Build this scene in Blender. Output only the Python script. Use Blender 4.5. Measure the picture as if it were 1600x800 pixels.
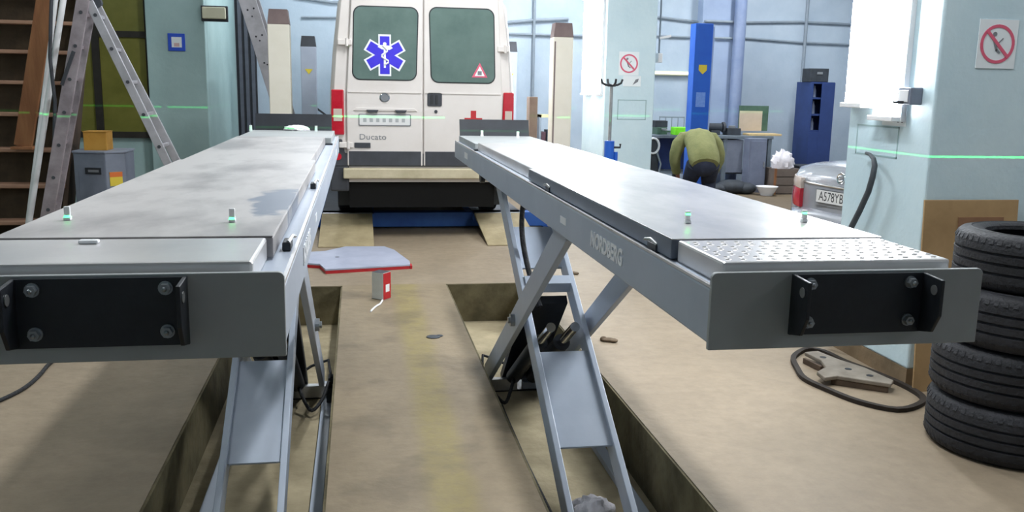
import bpy, bmesh, math, random
from mathutils import Vector, Matrix
random.seed(7)
S = bpy.context.scene
for o in list(bpy.data.objects): bpy.data.objects.remove(o)
PI = math.pi

# ------------------------------------------------------------------ camera
F, YAW, PITCH, ROLL, EYE = 1400.0, 0.171383, 0.185246, 0.019153, 1.65
_f = Vector((math.sin(YAW)*math.cos(PITCH), math.cos(YAW)*math.cos(PITCH), -math.sin(PITCH)))
_r0 = Vector((math.cos(YAW), -math.sin(YAW), 0)); _u0 = _r0.cross(_f)
_r = _r0*math.cos(ROLL) + _u0*math.sin(ROLL); _u = _u0*math.cos(ROLL) - _r0*math.sin(ROLL)
cd = bpy.data.cameras.new('camera'); cam = bpy.data.objects.new('camera', cd); S.collection.objects.link(cam)
cd.sensor_width = 36; cd.lens = 36*F/1600; cd.clip_start = 0.05
M = Matrix((_r, _u, -_f)).transposed().to_4x4(); M.translation = (0, 0, EYE); cam.matrix_world = M
S.camera = cam
def at(px, py, Y):                       # point seen at a pixel, at depth Y
    d = _f + _r*((px-800)/F) - _u*((py-400)/F); return Vector((0,0,EYE)) + d*(Y/d.y)
def atz(px, py, z):
    d = _f + _r*((px-800)/F) - _u*((py-400)/F); return Vector((0,0,EYE)) + d*((z-EYE)/d.z)
def atx(px, py, x):
    d = _f + _r*((px-800)/F) - _u*((py-400)/F); return Vector((0,0,EYE)) + d*(x/d.x)

# ------------------------------------------------------------------ light, exposure
S.view_settings.view_transform = 'Standard'; S.view_settings.look = 'None'
S.view_settings.gamma = 1; S.view_settings.use_curve_mapping = False
S.view_settings.exposure = 0.6
W = bpy.data.worlds.new('world'); S.world = W; W.use_nodes = True
W.node_tree.nodes['Background'].inputs[0].default_value = (0.55, 0.68, 0.85, 1)
W.node_tree.nodes['Background'].inputs[1].default_value = 0.6
CEIL = 4.7
CEIL_LAMPS = [(-2.6, 3.0, 22, 'over the left lift, near end'), (1.0, 3.4, 75, 'over the right lift, near end'), (5.6, 3.2, 40, 'over the tyre stack'), (-2.6, 8.6, 22, 'over the stepladder'), (1.0, 7.9, 85, 'over the far end of the right lift'),
              (5.6, 8.4, 80, 'over the silver car'), (-0.6, 13.6, 50, 'over the front of the van'), (3.4, 13.6, 90, 'behind the far pillar'), (7.0, 13.2, 90, 'over the navy cabinet'), (6.0, -1.7, 26, 'behind the viewer, added as front fill')]  # last entry is an added fill lamp for the camera-facing plates
LAMP_E = 42.0      # emission of the column tube diffusers

# ------------------------------------------------------------------ materials
def lin(c):
    if isinstance(c, str): c = tuple(int(c[i:i+2], 16)/255 for i in (0, 2, 4))
    return tuple((x/12.92 if x <= .04045 else ((x+.055)/1.055)**2.4) for x in c) + (1,)
MATS = {}
def mat(name, c1, c2=None, scale=4, rough=.6, metal=0, bump=0, spec=.5, emit=None, es=0, det=6, contrast=(.35, .65), coat=0, alpha=1, stretch=None, world=False, bscale=None, rvar=0):
    if name in MATS: return MATS[name]
    m = bpy.data.materials.new(name); m.use_nodes = True; nt = m.node_tree; b = nt.nodes['Principled BSDF']
    b.inputs['Base Color'].default_value = lin(c1); b.inputs['Roughness'].default_value = rough; b.inputs['Metallic'].default_value = metal
    b.inputs['Specular IOR Level'].default_value = spec; b.inputs['Coat Weight'].default_value = coat
    if emit: b.inputs['Emission Color'].default_value = lin(emit); b.inputs['Emission Strength'].default_value = es
    if alpha < 1: b.inputs['Alpha'].default_value = alpha
    vec = None
    if c2 or bump:
        if world:
            g = nt.nodes.new('ShaderNodeNewGeometry'); vec = g.outputs['Position']
        else:
            g = nt.nodes.new('ShaderNodeTexCoord'); vec = g.outputs['Object']
        if stretch:
            mp = nt.nodes.new('ShaderNodeMapping'); mp.inputs['Scale'].default_value = stretch; nt.links.new(vec, mp.inputs[0]); vec = mp.outputs[0]
    if c2:
        n = nt.nodes.new('ShaderNodeTexNoise'); n.inputs['Scale'].default_value = scale; n.inputs['Detail'].default_value = det; n.inputs['Roughness'].default_value = .62
        nt.links.new(vec, n.inputs['Vector'])
        r = nt.nodes.new('ShaderNodeValToRGB'); r.color_ramp.elements[0].position = contrast[0]; r.color_ramp.elements[1].position = contrast[1]
        r.color_ramp.elements[0].color = lin(c1); r.color_ramp.elements[1].color = lin(c2)
        nt.links.new(n.outputs['Fac'], r.inputs[0]); nt.links.new(r.outputs[0], b.inputs['Base Color'])
        if rvar:
            q = nt.nodes.new('ShaderNodeMath'); q.operation = 'MULTIPLY_ADD'; q.inputs[1].default_value = rvar; q.inputs[2].default_value = rough - rvar/2
            nt.links.new(n.outputs['Fac'], q.inputs[0]); nt.links.new(q.outputs[0], b.inputs['Roughness'])
    if bump:
        n2 = nt.nodes.new('ShaderNodeTexNoise'); n2.inputs['Scale'].default_value = bscale or scale*6; n2.inputs['Detail'].default_value = 4
        nt.links.new(vec, n2.inputs['Vector'])
        bm = nt.nodes.new('ShaderNodeBump'); bm.inputs['Strength'].default_value = bump; bm.inputs['Distance'].default_value = .02
        nt.links.new(n2.outputs['Fac'], bm.inputs['Height']); nt.links.new(bm.outputs[0], b.inputs['Normal'])
    MATS[name] = m; return m

def floor_mat():
    m = mat('floor_concrete', '837562', '9f8f79', scale=.55, rough=.62, bump=.25, world=True, bscale=14, spec=.35, det=9, contrast=(.3, .68))
    nt = m.node_tree; b = nt.nodes['Principled BSDF']
    g = nt.nodes.new('ShaderNodeNewGeometry'); sp = nt.nodes.new('ShaderNodeSeparateXYZ'); nt.links.new(g.outputs['Position'], sp.inputs[0])
    base = b.inputs['Base Color'].links[0].from_socket
    def nd(op, a, bb=None, c=None):
        q = nt.nodes.new('ShaderNodeMath'); q.operation = op; q.use_clamp = False
        for i, v in enumerate((a, bb, c)):
            if v is None: continue
            if isinstance(v, (int, float)): q.inputs[i].default_value = v
            else: nt.links.new(v, q.inputs[i])
        return q.outputs[0]
    def band(sock, lo, hi, soft):
        a = nt.nodes.new('ShaderNodeMapRange'); a.interpolation_type = 'SMOOTHSTEP'
        for i, v in ((1, lo-soft), (2, lo+soft)): a.inputs[i].default_value = v
        nt.links.new(sock, a.inputs[0])
        c = nt.nodes.new('ShaderNodeMapRange'); c.interpolation_type = 'SMOOTHSTEP'
        for i, v in ((1, hi-soft), (2, hi+soft), (3, 1), (4, 0)): c.inputs[i].default_value = v
        nt.links.new(sock, c.inputs[0]); return nd('MULTIPLY', a.outputs[0], c.outputs[0])
    nz = nt.nodes.new('ShaderNodeTexNoise'); nz.inputs['Scale'].default_value = 2.2; nz.inputs['Detail'].default_value = 7; nt.links.new(g.outputs['Position'], nz.inputs['Vector'])
    fine = nt.nodes.new('ShaderNodeTexNoise'); fine.inputs['Scale'].default_value = 11; fine.inputs['Detail'].default_value = 8; fine.inputs['Roughness'].default_value = .7; nt.links.new(g.outputs['Position'], fine.inputs['Vector'])
    def mix(a, fac, col, kind='MIX'):
        x = nt.nodes.new('ShaderNodeMix'); x.data_type = 'RGBA'; x.blend_type = kind
        nt.links.new(fac, x.inputs[0]); nt.links.new(a, x.inputs[6]); x.inputs[7].default_value = lin(col); return x.outputs[2]
    X, Yc = sp.outputs['X'], sp.outputs['Y']
    wob = nd('MULTIPLY_ADD', nz.outputs['Fac'], .10, -.05); Xw = nd('ADD', X, wob)
    # centre slab: browner, worn, with an old yellow-green painted lane
    slab = nd('MULTIPLY', band(X, -.16, .74, .01), band(Yc, -5, 7.46, .02))
    c = mix(base, nd('MULTIPLY', slab, .5), '84755a')
    lane = nd('MULTIPLY', band(Xw, .27, .46, .05), slab)
    lane = nd('MULTIPLY', lane, nd('MULTIPLY_ADD', fine.outputs['Fac'], .9, .12))
    c = mix(c, nd('MULTIPLY', lane, .85), '8c7f40')
    dk = band(nz.outputs['Fac'], .57, 1.2, .08)
    c = mix(c, nd('MULTIPLY', nd('MULTIPLY', dk, slab), .45), '5e5342')
    # darker brown ground towards the far bays
    far = nd('MULTIPLY', band(Yc, 10.5, 40, 1.2), .55); c = mix(c, far, '54452f')
    x = nt.nodes.new('ShaderNodeMix'); x.data_type = 'RGBA'; x.blend_type = 'MULTIPLY'; x.inputs[0].default_value = .35
    nt.links.new(c, x.inputs[6]); nt.links.new(fine.outputs['Color'], x.inputs[7])
    rr = nt.nodes.new('ShaderNodeValToRGB'); rr.color_ramp.elements[0].color = (.45,.45,.45,1); rr.color_ramp.elements[0].position = .25; rr.color_ramp.elements[1].position = .6
    nt.links.new(fine.outputs['Fac'], rr.inputs[0]); nt.links.new(rr.outputs[0], x.inputs[7])
    nt.links.new(x.outputs[2], b.inputs['Base Color'])
    return m

MFLOOR = floor_mat()
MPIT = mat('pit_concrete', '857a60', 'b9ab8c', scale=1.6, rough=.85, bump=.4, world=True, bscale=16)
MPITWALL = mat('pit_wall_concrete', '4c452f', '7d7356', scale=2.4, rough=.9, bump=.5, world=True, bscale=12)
MWALL = mat('wall_paint', 'a3b3c3', 'b6c4d1', scale=.9, rough=.6, bump=.12, world=True, bscale=20)
MWALLL = mat('wall_paint_teal', '97b3b3', 'aac4c3', scale=.9, rough=.6, bump=.12, world=True, bscale=20)
MPILLAR = mat('pillar_paint', 'bfd6df', 'cfe2e8', scale=1.3, rough=.45, bump=.12, world=True, bscale=24)
MDADO = mat('dirty_skirting', '6a5a44', '8a7458', scale=3, rough=.85, bump=.3, world=True)
MCEIL = mat('ceiling_plaster', 'b9bdbd', 'c9cccc', scale=.8, rough=.9, world=True)
MGREY = mat('lift_grey_paint', 'a6b0bf', 'b1bac8', scale=2.5, rough=.42, bump=.04, spec=.5)
MGREYD = mat('lift_grey_plate', '989c9d', 'a4a8a9', scale=2.2, rough=.5, bump=.04)
MDECK = mat('dusty_deck_steel', 'bebdc0', 'd4d2d1', scale=3.2, rough=.27, metal=.35, spec=.8, contrast=(.36, .6), stretch=(1, .45, 1))
MDECKW = mat('dusty_deck_pale', 'cccbcd', 'dad8d8', scale=3.5, rough=.26, metal=.35, spec=.9)
MSLIP = mat('slip_plate_dark', '5d6673', '687180', scale=4, rough=.35, metal=.2)
MBLK = mat('black_steel', '1b1f26', '262b33', scale=6, rough=.45, metal=.1, bump=.05)
MRUB = mat('black_rubber', '17181b', '24252a', scale=9, rough=.75, bump=.5, bscale=40)
MTYRE = mat('tyre_rubber', '1a1b1f', '292a30', scale=7, rough=.68, bump=.35, bscale=60)
MBOLT = mat('zinc_bolt', '8e9499', 'a4a9ad', scale=20, rough=.35, metal=.8)
MSTEEL = mat('bare_steel', '9a9c9e', 'b5b6b6', scale=8, rough=.35, metal=.7)
MALU = mat('aluminium', 'a5a3a8', 'bcbac0', scale=5, rough=.42, metal=.35)
MALUD = mat('weathered_aluminium', '857b80', 'a79da2', scale=5, rough=.5, metal=.25)
MWHITE = mat('white_plastic', 'e8e8ea', rough=.4)
MVAN = mat('van_white_paint', 'd9d2cd', 'e2dcd8', scale=1.6, rough=.32, coat=.3)
MVANGLASS = mat('van_tinted_glass', '5d716c', '6b7f79', scale=2.5, rough=.12, spec=.7)
MSEAL = mat('rubber_seal', '2a2d30', rough=.7)
MDKPL = mat('dark_plastic', '34363c', '40434a', scale=5, rough=.6)
MBUMP = mat('dirty_cream_bumper', 'b0a588', 'c6bb9f', scale=5, rough=.6)
MRED = mat('red_lens', 'b01528', 'c11f31', scale=9, rough=.2, coat=.4)
MREDP = mat('red_paint', 'c0242b', 'b01c24', scale=5, rough=.5)
MPALE = mat('pale_lens', 'c9b9ae', rough=.25, coat=.3)
MCREAM = mat('cream_post_paint', 'd8d3c4', 'e2ddd0', scale=2, rough=.5)
MCAPB = mat('brown_cap', '6a5b5b', '7a6a68', scale=4, rough=.7)
MBLUE = mat('blue_lift_paint', '1d58c0', '2563c8', scale=3, rough=.45)
MBLUED = mat('blue_beam_paint', '1f4f9a', '2a5ea8', scale=5, rough=.5)
MRAMP = mat('ramp_tan', '8f8161', 'a59674', scale=5, rough=.8, bump=.15)
MCARD = mat('cardboard', '9c7f58', 'b3946a', scale=3, rough=.85)
MCARDO = mat('cardboard_orange', 'a97a2c', 'b98a3a', scale=5, rough=.85)
MWOOD = mat('old_brown_wood', '7d4f30', '9a6a44', scale=6, rough=.65, bump=.15, stretch=(1, 1, .15))
MWOODT = mat('worn_tread_wood', '7a5640', 'a07e68', scale=6, rough=.7, bump=.15, stretch=(.15, 1, 1))
MWOODD = mat('dark_board', '2c2214', '403220', scale=4, rough=.85, bump=.2)
MPANE = mat('grimy_pane', '6a6a2e', '7d7b3c', scale=2.5, rough=.35)
MFRAME = mat('dark_window_frame', '1e1b17', '2c2822', scale=6, rough=.7)
MCABGREY = mat('grey_cabinet_paint', '6d7483', '79808f', scale=5, rough=.5)
MLAMP = mat('tube_bloom_diffuser', 'ffffff', rough=.4, emit='f6fbff', es=LAMP_E)
MLAMPC = mat('ceiling_tube', 'ffffff', rough=.4, emit='f4faff', es=6)
MLAMPW = mat('wall_tube_dim', 'f2efe0', rough=.4, emit='fff8e0', es=.6)
MSILVER = mat('silver_car_paint', 'a9adb5', 'b3b7be', scale=3, rough=.25, metal=.35, coat=.6)
MGLASSD = mat('dark_glass', '20262c', '2a3138', scale=3, rough=.08, spec=.7)
MPLATE = mat('number_plate_white', 'dcdcdc', rough=.4)
MINK = mat('black_ink', '20232a', rough=.6)
MINKG = mat('grey_ink', '7a7d82', rough=.6)
MCHROME = mat('chrome', 'd5d7da', rough=.12, metal=1)
MSTARB = mat('sticker_blue', '3a2fd0', '4438d8', scale=5, rough=.4)
MSTK = mat('sticker_white', 'eef0f4', rough=.4)
MPAPER = mat('paper_white', 'e4ebee', rough=.6)
MSIGNR = mat('sign_red', 'd8607a', rough=.5)
MSIGNB = mat('sign_blue', '2350c8', rough=.5)
MYEL = mat('yellow_label', 'd8c03a', rough=.5)
MLIME = mat('lime_plastic', '7ae62a', '86f030', scale=8, rough=.4)
MNAVY = mat('navy_cabinet_paint', '24386c', '2c427a', scale=3, rough=.5)
MDUCT = mat('duct_grey_blue', '7d8db0', '8f9dba', scale=3, rough=.5, metal=.2)
MCOND = mat('conduit_grey', '7c8894', '8f9aa4', scale=3, rough=.6)
MBENCH = mat('bench_grey', '5f6a74', '75808a', scale=4, rough=.6)
MRAG = mat('white_rag', 'dcd8de', 'eeeaee', scale=9, rough=.9, bump=.3)
MJACKET = mat('olive_jacket', '7d8052', '8f9060', scale=7, rough=.9, bump=.3, bscale=30)
MTROUS = mat('navy_trousers', '23283a', '2c3244', scale=7, rough=.9, bump=.2, bscale=30)
MSKIN = mat('skin', 'a8705c', 'b88070', scale=9, rough=.55)
MHAIR = mat('brown_hair', '3a2a22', '4a362c', scale=20, rough=.7)
MHOSE = mat('dark_hose', '3a4046', '4a5056', scale=12, rough=.6)
MSTRAP = mat('dark_belt', '241d18', '30271f', scale=12, rough=.8)
MPLATEB = mat('pale_blue_steel', '9ea4b8', 'adb2c4', scale=4, rough=.5)
MJUNK = mat('dark_junk', '2b3036', '3a4048', scale=7, rough=.7)
MGREEN = mat('dull_green', '3f5a4c', '4d6a58', scale=6, rough=.6)
MFADE = mat('faint_stencil_grey', '98b4b8', rough=.6)
MGLOW = mat('green_led', '60ffb0', rough=.4, emit='4dffa0', es=1.2)

# deck of the left lift carries a scuffed bare blue-grey patch
def left_deck_mat():
    m = mat('dusty_deck_scuffed', '8f8c8d', 'b4b1b0', scale=3.4, rough=.40, spec=.4, contrast=(.38, .58), rvar=.1, stretch=(1, .45, 1), world=True)
    nt = m.node_tree; b = nt.nodes['Principled BSDF']; base = b.inputs['Base Color'].links[0].from_socket
    g = nt.nodes.new('ShaderNodeNewGeometry')
    sub = nt.nodes.new('ShaderNodeMapping'); sub.vector_type = 'TEXTURE'; sub.inputs['Location'].default_value = (-.245, 2.72, 1.3115); sub.inputs['Scale'].default_value = (.075, .36, 1)
    nt.links.new(g.outputs['Position'], sub.inputs[0])
    ln = nt.nodes.new('ShaderNodeVectorMath'); ln.operation = 'LENGTH'; nt.links.new(sub.outputs[0], ln.inputs[0])
    n = nt.nodes.new('ShaderNodeTexNoise'); n.inputs['Scale'].default_value = 9; n.inputs['Detail'].default_value = 6; nt.links.new(g.outputs['Position'], n.inputs['Vector'])
    a = nt.nodes.new('ShaderNodeMath'); a.operation = 'MULTIPLY_ADD'; a.inputs[1].default_value = 1.6; nt.links.new(n.outputs['Fac'], a.inputs[0]); nt.links.new(ln.outputs['Value'], a.inputs[2])
    mr = nt.nodes.new('ShaderNodeMapRange'); mr.inputs[1].default_value = 1.55; mr.inputs[2].default_value = 1.75; mr.inputs[3].default_value = 1; mr.inputs[4].default_value = 0
    nt.links.new(a.outputs[0], mr.inputs[0])
    x = nt.nodes.new('ShaderNodeMix'); x.data_type = 'RGBA'; nt.links.new(mr.outputs[0], x.inputs[0]); nt.links.new(base, x.inputs[6]); x.inputs[7].default_value = lin('767e8c')
    nt.links.new(x.outputs[2], b.inputs['Base Color']); return m
MDECKL = left_deck_mat()

# ------------------------------------------------------------------ mesh helpers
C = S.collection
WM = {}
class MB:
    def __init__(s): s.v = []; s.f = []
    def add(s, vs, fs):
        n = len(s.v); s.v += [Vector(v) for v in vs]; s.f += [tuple(i+n for i in f) for f in fs]; return s
    def box(s, x0, x1, y0, y1, z0, z1):
        return s.add([(x0,y0,z0),(x1,y0,z0),(x1,y1,z0),(x0,y1,z0),(x0,y0,z1),(x1,y0,z1),(x1,y1,z1),(x0,y1,z1)],
                     [(0,3,2,1),(4,5,6,7),(0,1,5,4),(1,2,6,5),(2,3,7,6),(3,0,4,7)])
    def bar(s, p, q, w, h, up=(0,0,1)):
        p, q = Vector(p), Vector(q); d = (q-p).normalized(); up = Vector(up)
        a = d.cross(up)
        if a.length < 1e-5: a = d.cross(Vector((0,1,0)))
        a.normalize(); b = a.cross(d)
        vs = [c + a*(w/2*i) + b*(h/2*j) for c in (p, q) for i, j in ((-1,-1),(1,-1),(1,1),(-1,1))]
        return s.add(vs, [(3,2,1,0),(4,5,6,7),(0,1,5,4),(1,2,6,5),(2,3,7,6),(3,0,4,7)])
    def tube(s, pts, r, n=8, closed=False):
        pts = [Vector(p) for p in pts]; N = len(pts); base = len(s.v); prev = None
        for i, p in enumerate(pts):
            if closed: t = pts[(i+1)%N]-pts[i-1]
            else: t = pts[min(i+1,N-1)]-pts[max(i-1,0)]
            t.normalize()
            if prev is None:
                prev = t.cross(Vector((0,0,1)))
                if prev.length < 1e-4: prev = t.cross(Vector((0,1,0)))
            prev = (prev - t*prev.dot(t)).normalized(); b = t.cross(prev)
            rr = r[i] if isinstance(r, (list, tuple)) else r
            s.v += [p + (prev*math.cos(2*PI*k/n)+b*math.sin(2*PI*k/n))*rr for k in range(n)]
        for i in range(N if closed else N-1):
            j = (i+1)%N
            for k in range(n): s.f.append((base+i*n+k, base+i*n+(k+1)%n, base+j*n+(k+1)%n, base+j*n+k))
        if not closed:
            s.f.append(tuple(base+k for k in range(n))[::-1]); s.f.append(tuple(base+(N-1)*n+k for k in range(n)))
        return s
    def cyl(s, p, q, r, n=16, r2=None): return s.tube([p, q], [r, r if r2 is None else r2], n)
    def prism(s, poly, a, b, axis='y'):
        n = len(poly)
        def P(u, w, t): return {'y': (u, t, w), 'x': (t, u, w), 'z': (u, w, t)}[axis]
        vs = [P(u, w, a) for u, w in poly] + [P(u, w, b) for u, w in poly]
        return s.add(vs, [tuple(range(n)), tuple(range(2*n-1, n-1, -1))] + [(i, i+n, (i+1)%n+n, (i+1)%n) for i in range(n)])
    def lathe(s, prof, n=32, c=(0,0,0), axis='z'):
        base = len(s.v); c = Vector(c)
        for r, z in prof:
            for k in range(n):
                a = 2*PI*k/n; x, y = r*math.cos(a), r*math.sin(a)
                s.v.append(c + Vector({'z': (x, y, z), 'y': (x, z, y), 'x': (z, x, y)}[axis]))
        m = len(prof)
        for i in range(m-1):
            for k in range(n): s.f.append((base+i*n+k, base+i*n+(k+1)%n, base+(i+1)*n+(k+1)%n, base+(i+1)*n+k))
        return s
    def ball(s, c, r, n=12, m=8):
        if not isinstance(r, (tuple, list)): r = (r, r, r)
        base = len(s.v); c = Vector(c)
        for i in range(m+1):
            t = PI*i/m
            for k in range(n):
                a = 2*PI*k/n; s.v.append(c + Vector((r[0]*math.sin(t)*math.cos(a), r[1]*math.sin(t)*math.sin(a), r[2]*math.cos(t))))
        for i in range(m):
            for k in range(n): s.f.append((base+i*n+k, base+(i+1)*n+k, base+(i+1)*n+(k+1)%n, base+i*n+(k+1)%n))
        return s
    def loft(s, rings, cap=True):
        base = len(s.v); n = len(rings[0])
        for r in rings: s.v += [Vector(p) for p in r]
        for i in range(len(rings)-1):
            for k in range(n): s.f.append((base+i*n+k, base+i*n+(k+1)%n, base+(i+1)*n+(k+1)%n, base+(i+1)*n+k))
        if cap:
            s.f.append(tuple(base+k for k in range(n))[::-1]); s.f.append(tuple(base+(len(rings)-1)*n+k for k in range(n)))
        return s
    def mapv(s, fn): s.v = [Vector(fn(v)) for v in s.v]; return s
    def build(s, name, m, parent=None, smooth=False, bevel=0, local=False, origin=None, seg=2):
        pm = WM.get(parent, Matrix()) if parent else Matrix()
        vs = s.v if local else [pm.inverted() @ v for v in s.v]
        lo = Vector([min(v[i] for v in vs) for i in range(3)]); hi = Vector([max(v[i] for v in vs) for i in range(3)])
        o0 = Vector(((lo.x+hi.x)/2, (lo.y+hi.y)/2, lo.z))
        me = bpy.data.meshes.new(name); me.from_pydata([v-o0 for v in vs], [], s.f); me.materials.append(m)
        b = bmesh.new(); b.from_mesh(me); bmesh.ops.remove_doubles(b, verts=b.verts, dist=1e-5); bmesh.ops.recalc_face_normals(b, faces=b.faces); b.to_mesh(me); b.free()
        o = bpy.data.objects.new(name, me); C.objects.link(o); o.location = o0
        if parent: o.parent = parent
        WM[o] = pm @ Matrix.Translation(o0)
        if smooth:
            me.shade_smooth() if hasattr(me, 'shade_smooth') else None
            try: me.set_sharp_from_angle(angle=math.radians(38))
            except Exception: pass
        if bevel:
            md = o.modifiers.new('bevel', 'BEVEL'); md.width = bevel; md.segments = seg; md.limit_method = 'ANGLE'; md.angle_limit = math.radians(40)
        return o
def tag(o, label, cat, group=None):
    o['label'] = label; o['category'] = cat
    if group: o['group'] = group
    return o
def struct(o, label=None):
    o['kind'] = 'structure'
    if label: o['label'] = label
    return o
def thing(name, loc, rz=0, label=None, cat=None, group=None):
    o = bpy.data.objects.new(name, None); C.objects.link(o); o.location = loc; o.rotation_euler = (0, 0, rz); o.empty_display_size = .1
    WM[o] = Matrix.Translation(Vector(loc)) @ Matrix.Rotation(rz, 4, 'Z')
    if label: tag(o, label, cat, group)
    return o
def rrect(x0, x1, z0, z1, r, n=5):
    out = []
    for cx, cz, a0 in ((x1-r, z1-r, 0), (x0+r, z1-r, 90), (x0+r, z0+r, 180), (x1-r, z0+r, 270)):
        for i in range(n+1):
            a = math.radians(a0+90*i/n); out.append((cx+r*math.cos(a), cz+r*math.sin(a)))
    return out
def circ(cx, cz, r, n=24, rz=None): return [(cx+r*math.cos(2*PI*i/n), cz+(rz or r)*math.sin(2*PI*i/n)) for i in range(n)]
def text_mb(body, size, depth=.0015, bold=0):
    cu = bpy.data.curves.new('t', 'FONT'); cu.body = body; cu.size = size; cu.extrude = depth; cu.align_x = 'CENTER'; cu.align_y = 'CENTER'; cu.resolution_u = 3; cu.offset = bold
    ob = bpy.data.objects.new('t', cu); C.objects.link(ob); dg = bpy.context.evaluated_depsgraph_get(); dg.update()
    me = bpy.data.meshes.new_from_object(ob.evaluated_get(dg)); mb = MB()
    mb.add([v.co.copy() for v in me.vertices], [tuple(p.vertices) for p in me.polygons])
    bpy.data.objects.remove(ob); bpy.data.meshes.remove(me); return mb
def ring_prism(mb, cx, cz, r0, r1, a, b, n=32):          # flat ring facing -y
    vs = [];
    for t in (a, b):
        for r in (r0, r1): vs += [(cx+r*math.cos(2*PI*k/n), t, cz+r*math.sin(2*PI*k/n)) for k in range(n)]
    fs = []
    for k in range(n):
        j = (k+1)%n
        fs += [(k, j, n+j, n+k), (2*n+k, 3*n+k, 3*n+j, 2*n+j), (k, 2*n+k, 2*n+j, j), (n+k, n+j, 3*n+j, 3*n+k)]
    return mb.add(vs, fs)

def smooth_loop(pts, k=4, closed=True):
    n = len(pts); out = []
    for i in range(n if closed else n-1):
        p0, p1, p2, p3 = [Vector(pts[j % n] if closed else pts[max(0, min(n-1, j))]) for j in (i-1, i, i+1, i+2)]
        for q in range(k):
            t = q/k; out.append(.5*((2*p1)+(p2-p0)*t+(2*p0-5*p1+4*p2-p3)*t*t+(3*p1-p0-3*p2+p3)*t**3))
    if not closed: out.append(Vector(pts[-1]))
    return out
def crumple(c, r, seed, n=26, m=16, k=.28):
    rnd = random.Random(seed); waves = [(Vector((rnd.uniform(-1, 1), rnd.uniform(-1, 1), rnd.uniform(-1, 1))).normalized()*rnd.uniform(4, 13), rnd.uniform(0, 6.28)) for _ in range(9)]
    b_ = MB().ball((0, 0, 0), 1, n, m)
    def f(v):
        h = sum(abs(math.sin(w.dot(v)+p))-.6 for w, p in waves)/4.0
        q = v*(1+k*h*2.2); z = q.z if q.z > -.35 else -.35
        return (c[0]+q.x*r[0], c[1]+q.y*r[1], c[2]+(z+.35)*r[2])
    return b_.mapv(f)
# ================================================================== THE SETTING
PX = dict(L=(-.86, -.145), R=(.72, 1.40)); PY0, PY1, PZ = 1.0, 7.44, -.33
b = MB()
b.box(-5.5, 9.5, -4, PY0, -.45, 0); b.box(-5.5, 9.5, PY1, 16, -.45, 0)
b.box(-5.5, PX['L'][0], PY0, PY1, -.45, 0); b.box(PX['L'][1], PX['R'][0], PY0, PY1, -.45, 0); b.box(PX['R'][1], 9.5, PY0, PY1, -.45, 0)
struct(b.build('floor', MFLOOR), 'worn concrete workshop floor with two lift pits')
for k, nm in (('L', 'left'), ('R', 'right')):
    x0, x1 = PX[k]
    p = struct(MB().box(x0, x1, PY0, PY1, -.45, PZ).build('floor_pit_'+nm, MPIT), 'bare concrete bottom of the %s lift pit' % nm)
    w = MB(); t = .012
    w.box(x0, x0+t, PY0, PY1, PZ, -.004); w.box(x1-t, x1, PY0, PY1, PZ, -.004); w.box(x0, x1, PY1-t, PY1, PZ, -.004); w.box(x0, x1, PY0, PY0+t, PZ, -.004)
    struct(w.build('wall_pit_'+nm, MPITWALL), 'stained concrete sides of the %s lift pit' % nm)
YB = 15.6; YL = 12.7; XR = -1.95
struct(MB().box(XR-.2, 9.7, YB, YB+.2, 0, CEIL).build('wall_back', MWALL), 'pale blue painted back wall of the workshop')
struct(MB().box(XR-.2, XR, YL+.2, YB, 0, CEIL).build('wall_return', MWALLL), 'blue return wall beside the dark door')
struct(MB().box(-5.7, XR, YL, YL+.2, 0, CEIL).build('wall_left_rear', MWALLL), 'pale teal wall with the grimy window')
struct(MB().box(-5.7, -5.5, -4, YL, 0, CEIL).build('wall_left', MWALLL), 'teal left wall')
struct(MB().box(9.5, 9.7, -4, YB, 0, CEIL).build('wall_right', MWALL), 'pale blue right wall')
struct(MB().box(-5.7, 9.7, -4.2, -4, 0, CEIL).build('wall_front', MWALL), 'wall behind the viewer')
struct(MB().box(-5.7, 9.7, -4.2, YB+.2, CEIL, CEIL+.1).build('ceiling', MCEIL), 'plastered ceiling')
# ceiling luminaires (above the frame)
for i, (x, y, e, where) in enumerate(CEIL_LAMPS):
    t = thing('ceiling_lamp', (x, y, CEIL-.16), 0, 'long fluorescent batten on the ceiling '+where, 'lamp', 'ceiling fluorescent lamps')
    MB().box(x-.12, x+.12, y-.75, y+.75, CEIL-.1, CEIL).build('housing', MWHITE, t)
    for s in (-.06, .06): MB().cyl((x+s, y-.7, CEIL-.125), (x+s, y+.7, CEIL-.125), .018, 10).build('tube', MLAMPC, t, smooth=True)
    ld = bpy.data.lights.new('lamp_light', 'AREA'); ld.shape = 'RECTANGLE'; ld.size = .26; ld.size_y = 1.4; ld.energy = e; ld.color = (.94, .97, 1)
    lo = bpy.data.objects.new('lamp_light', ld); C.objects.link(lo); lo.parent = t; lo.location = (0, 0, -.01)
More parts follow.
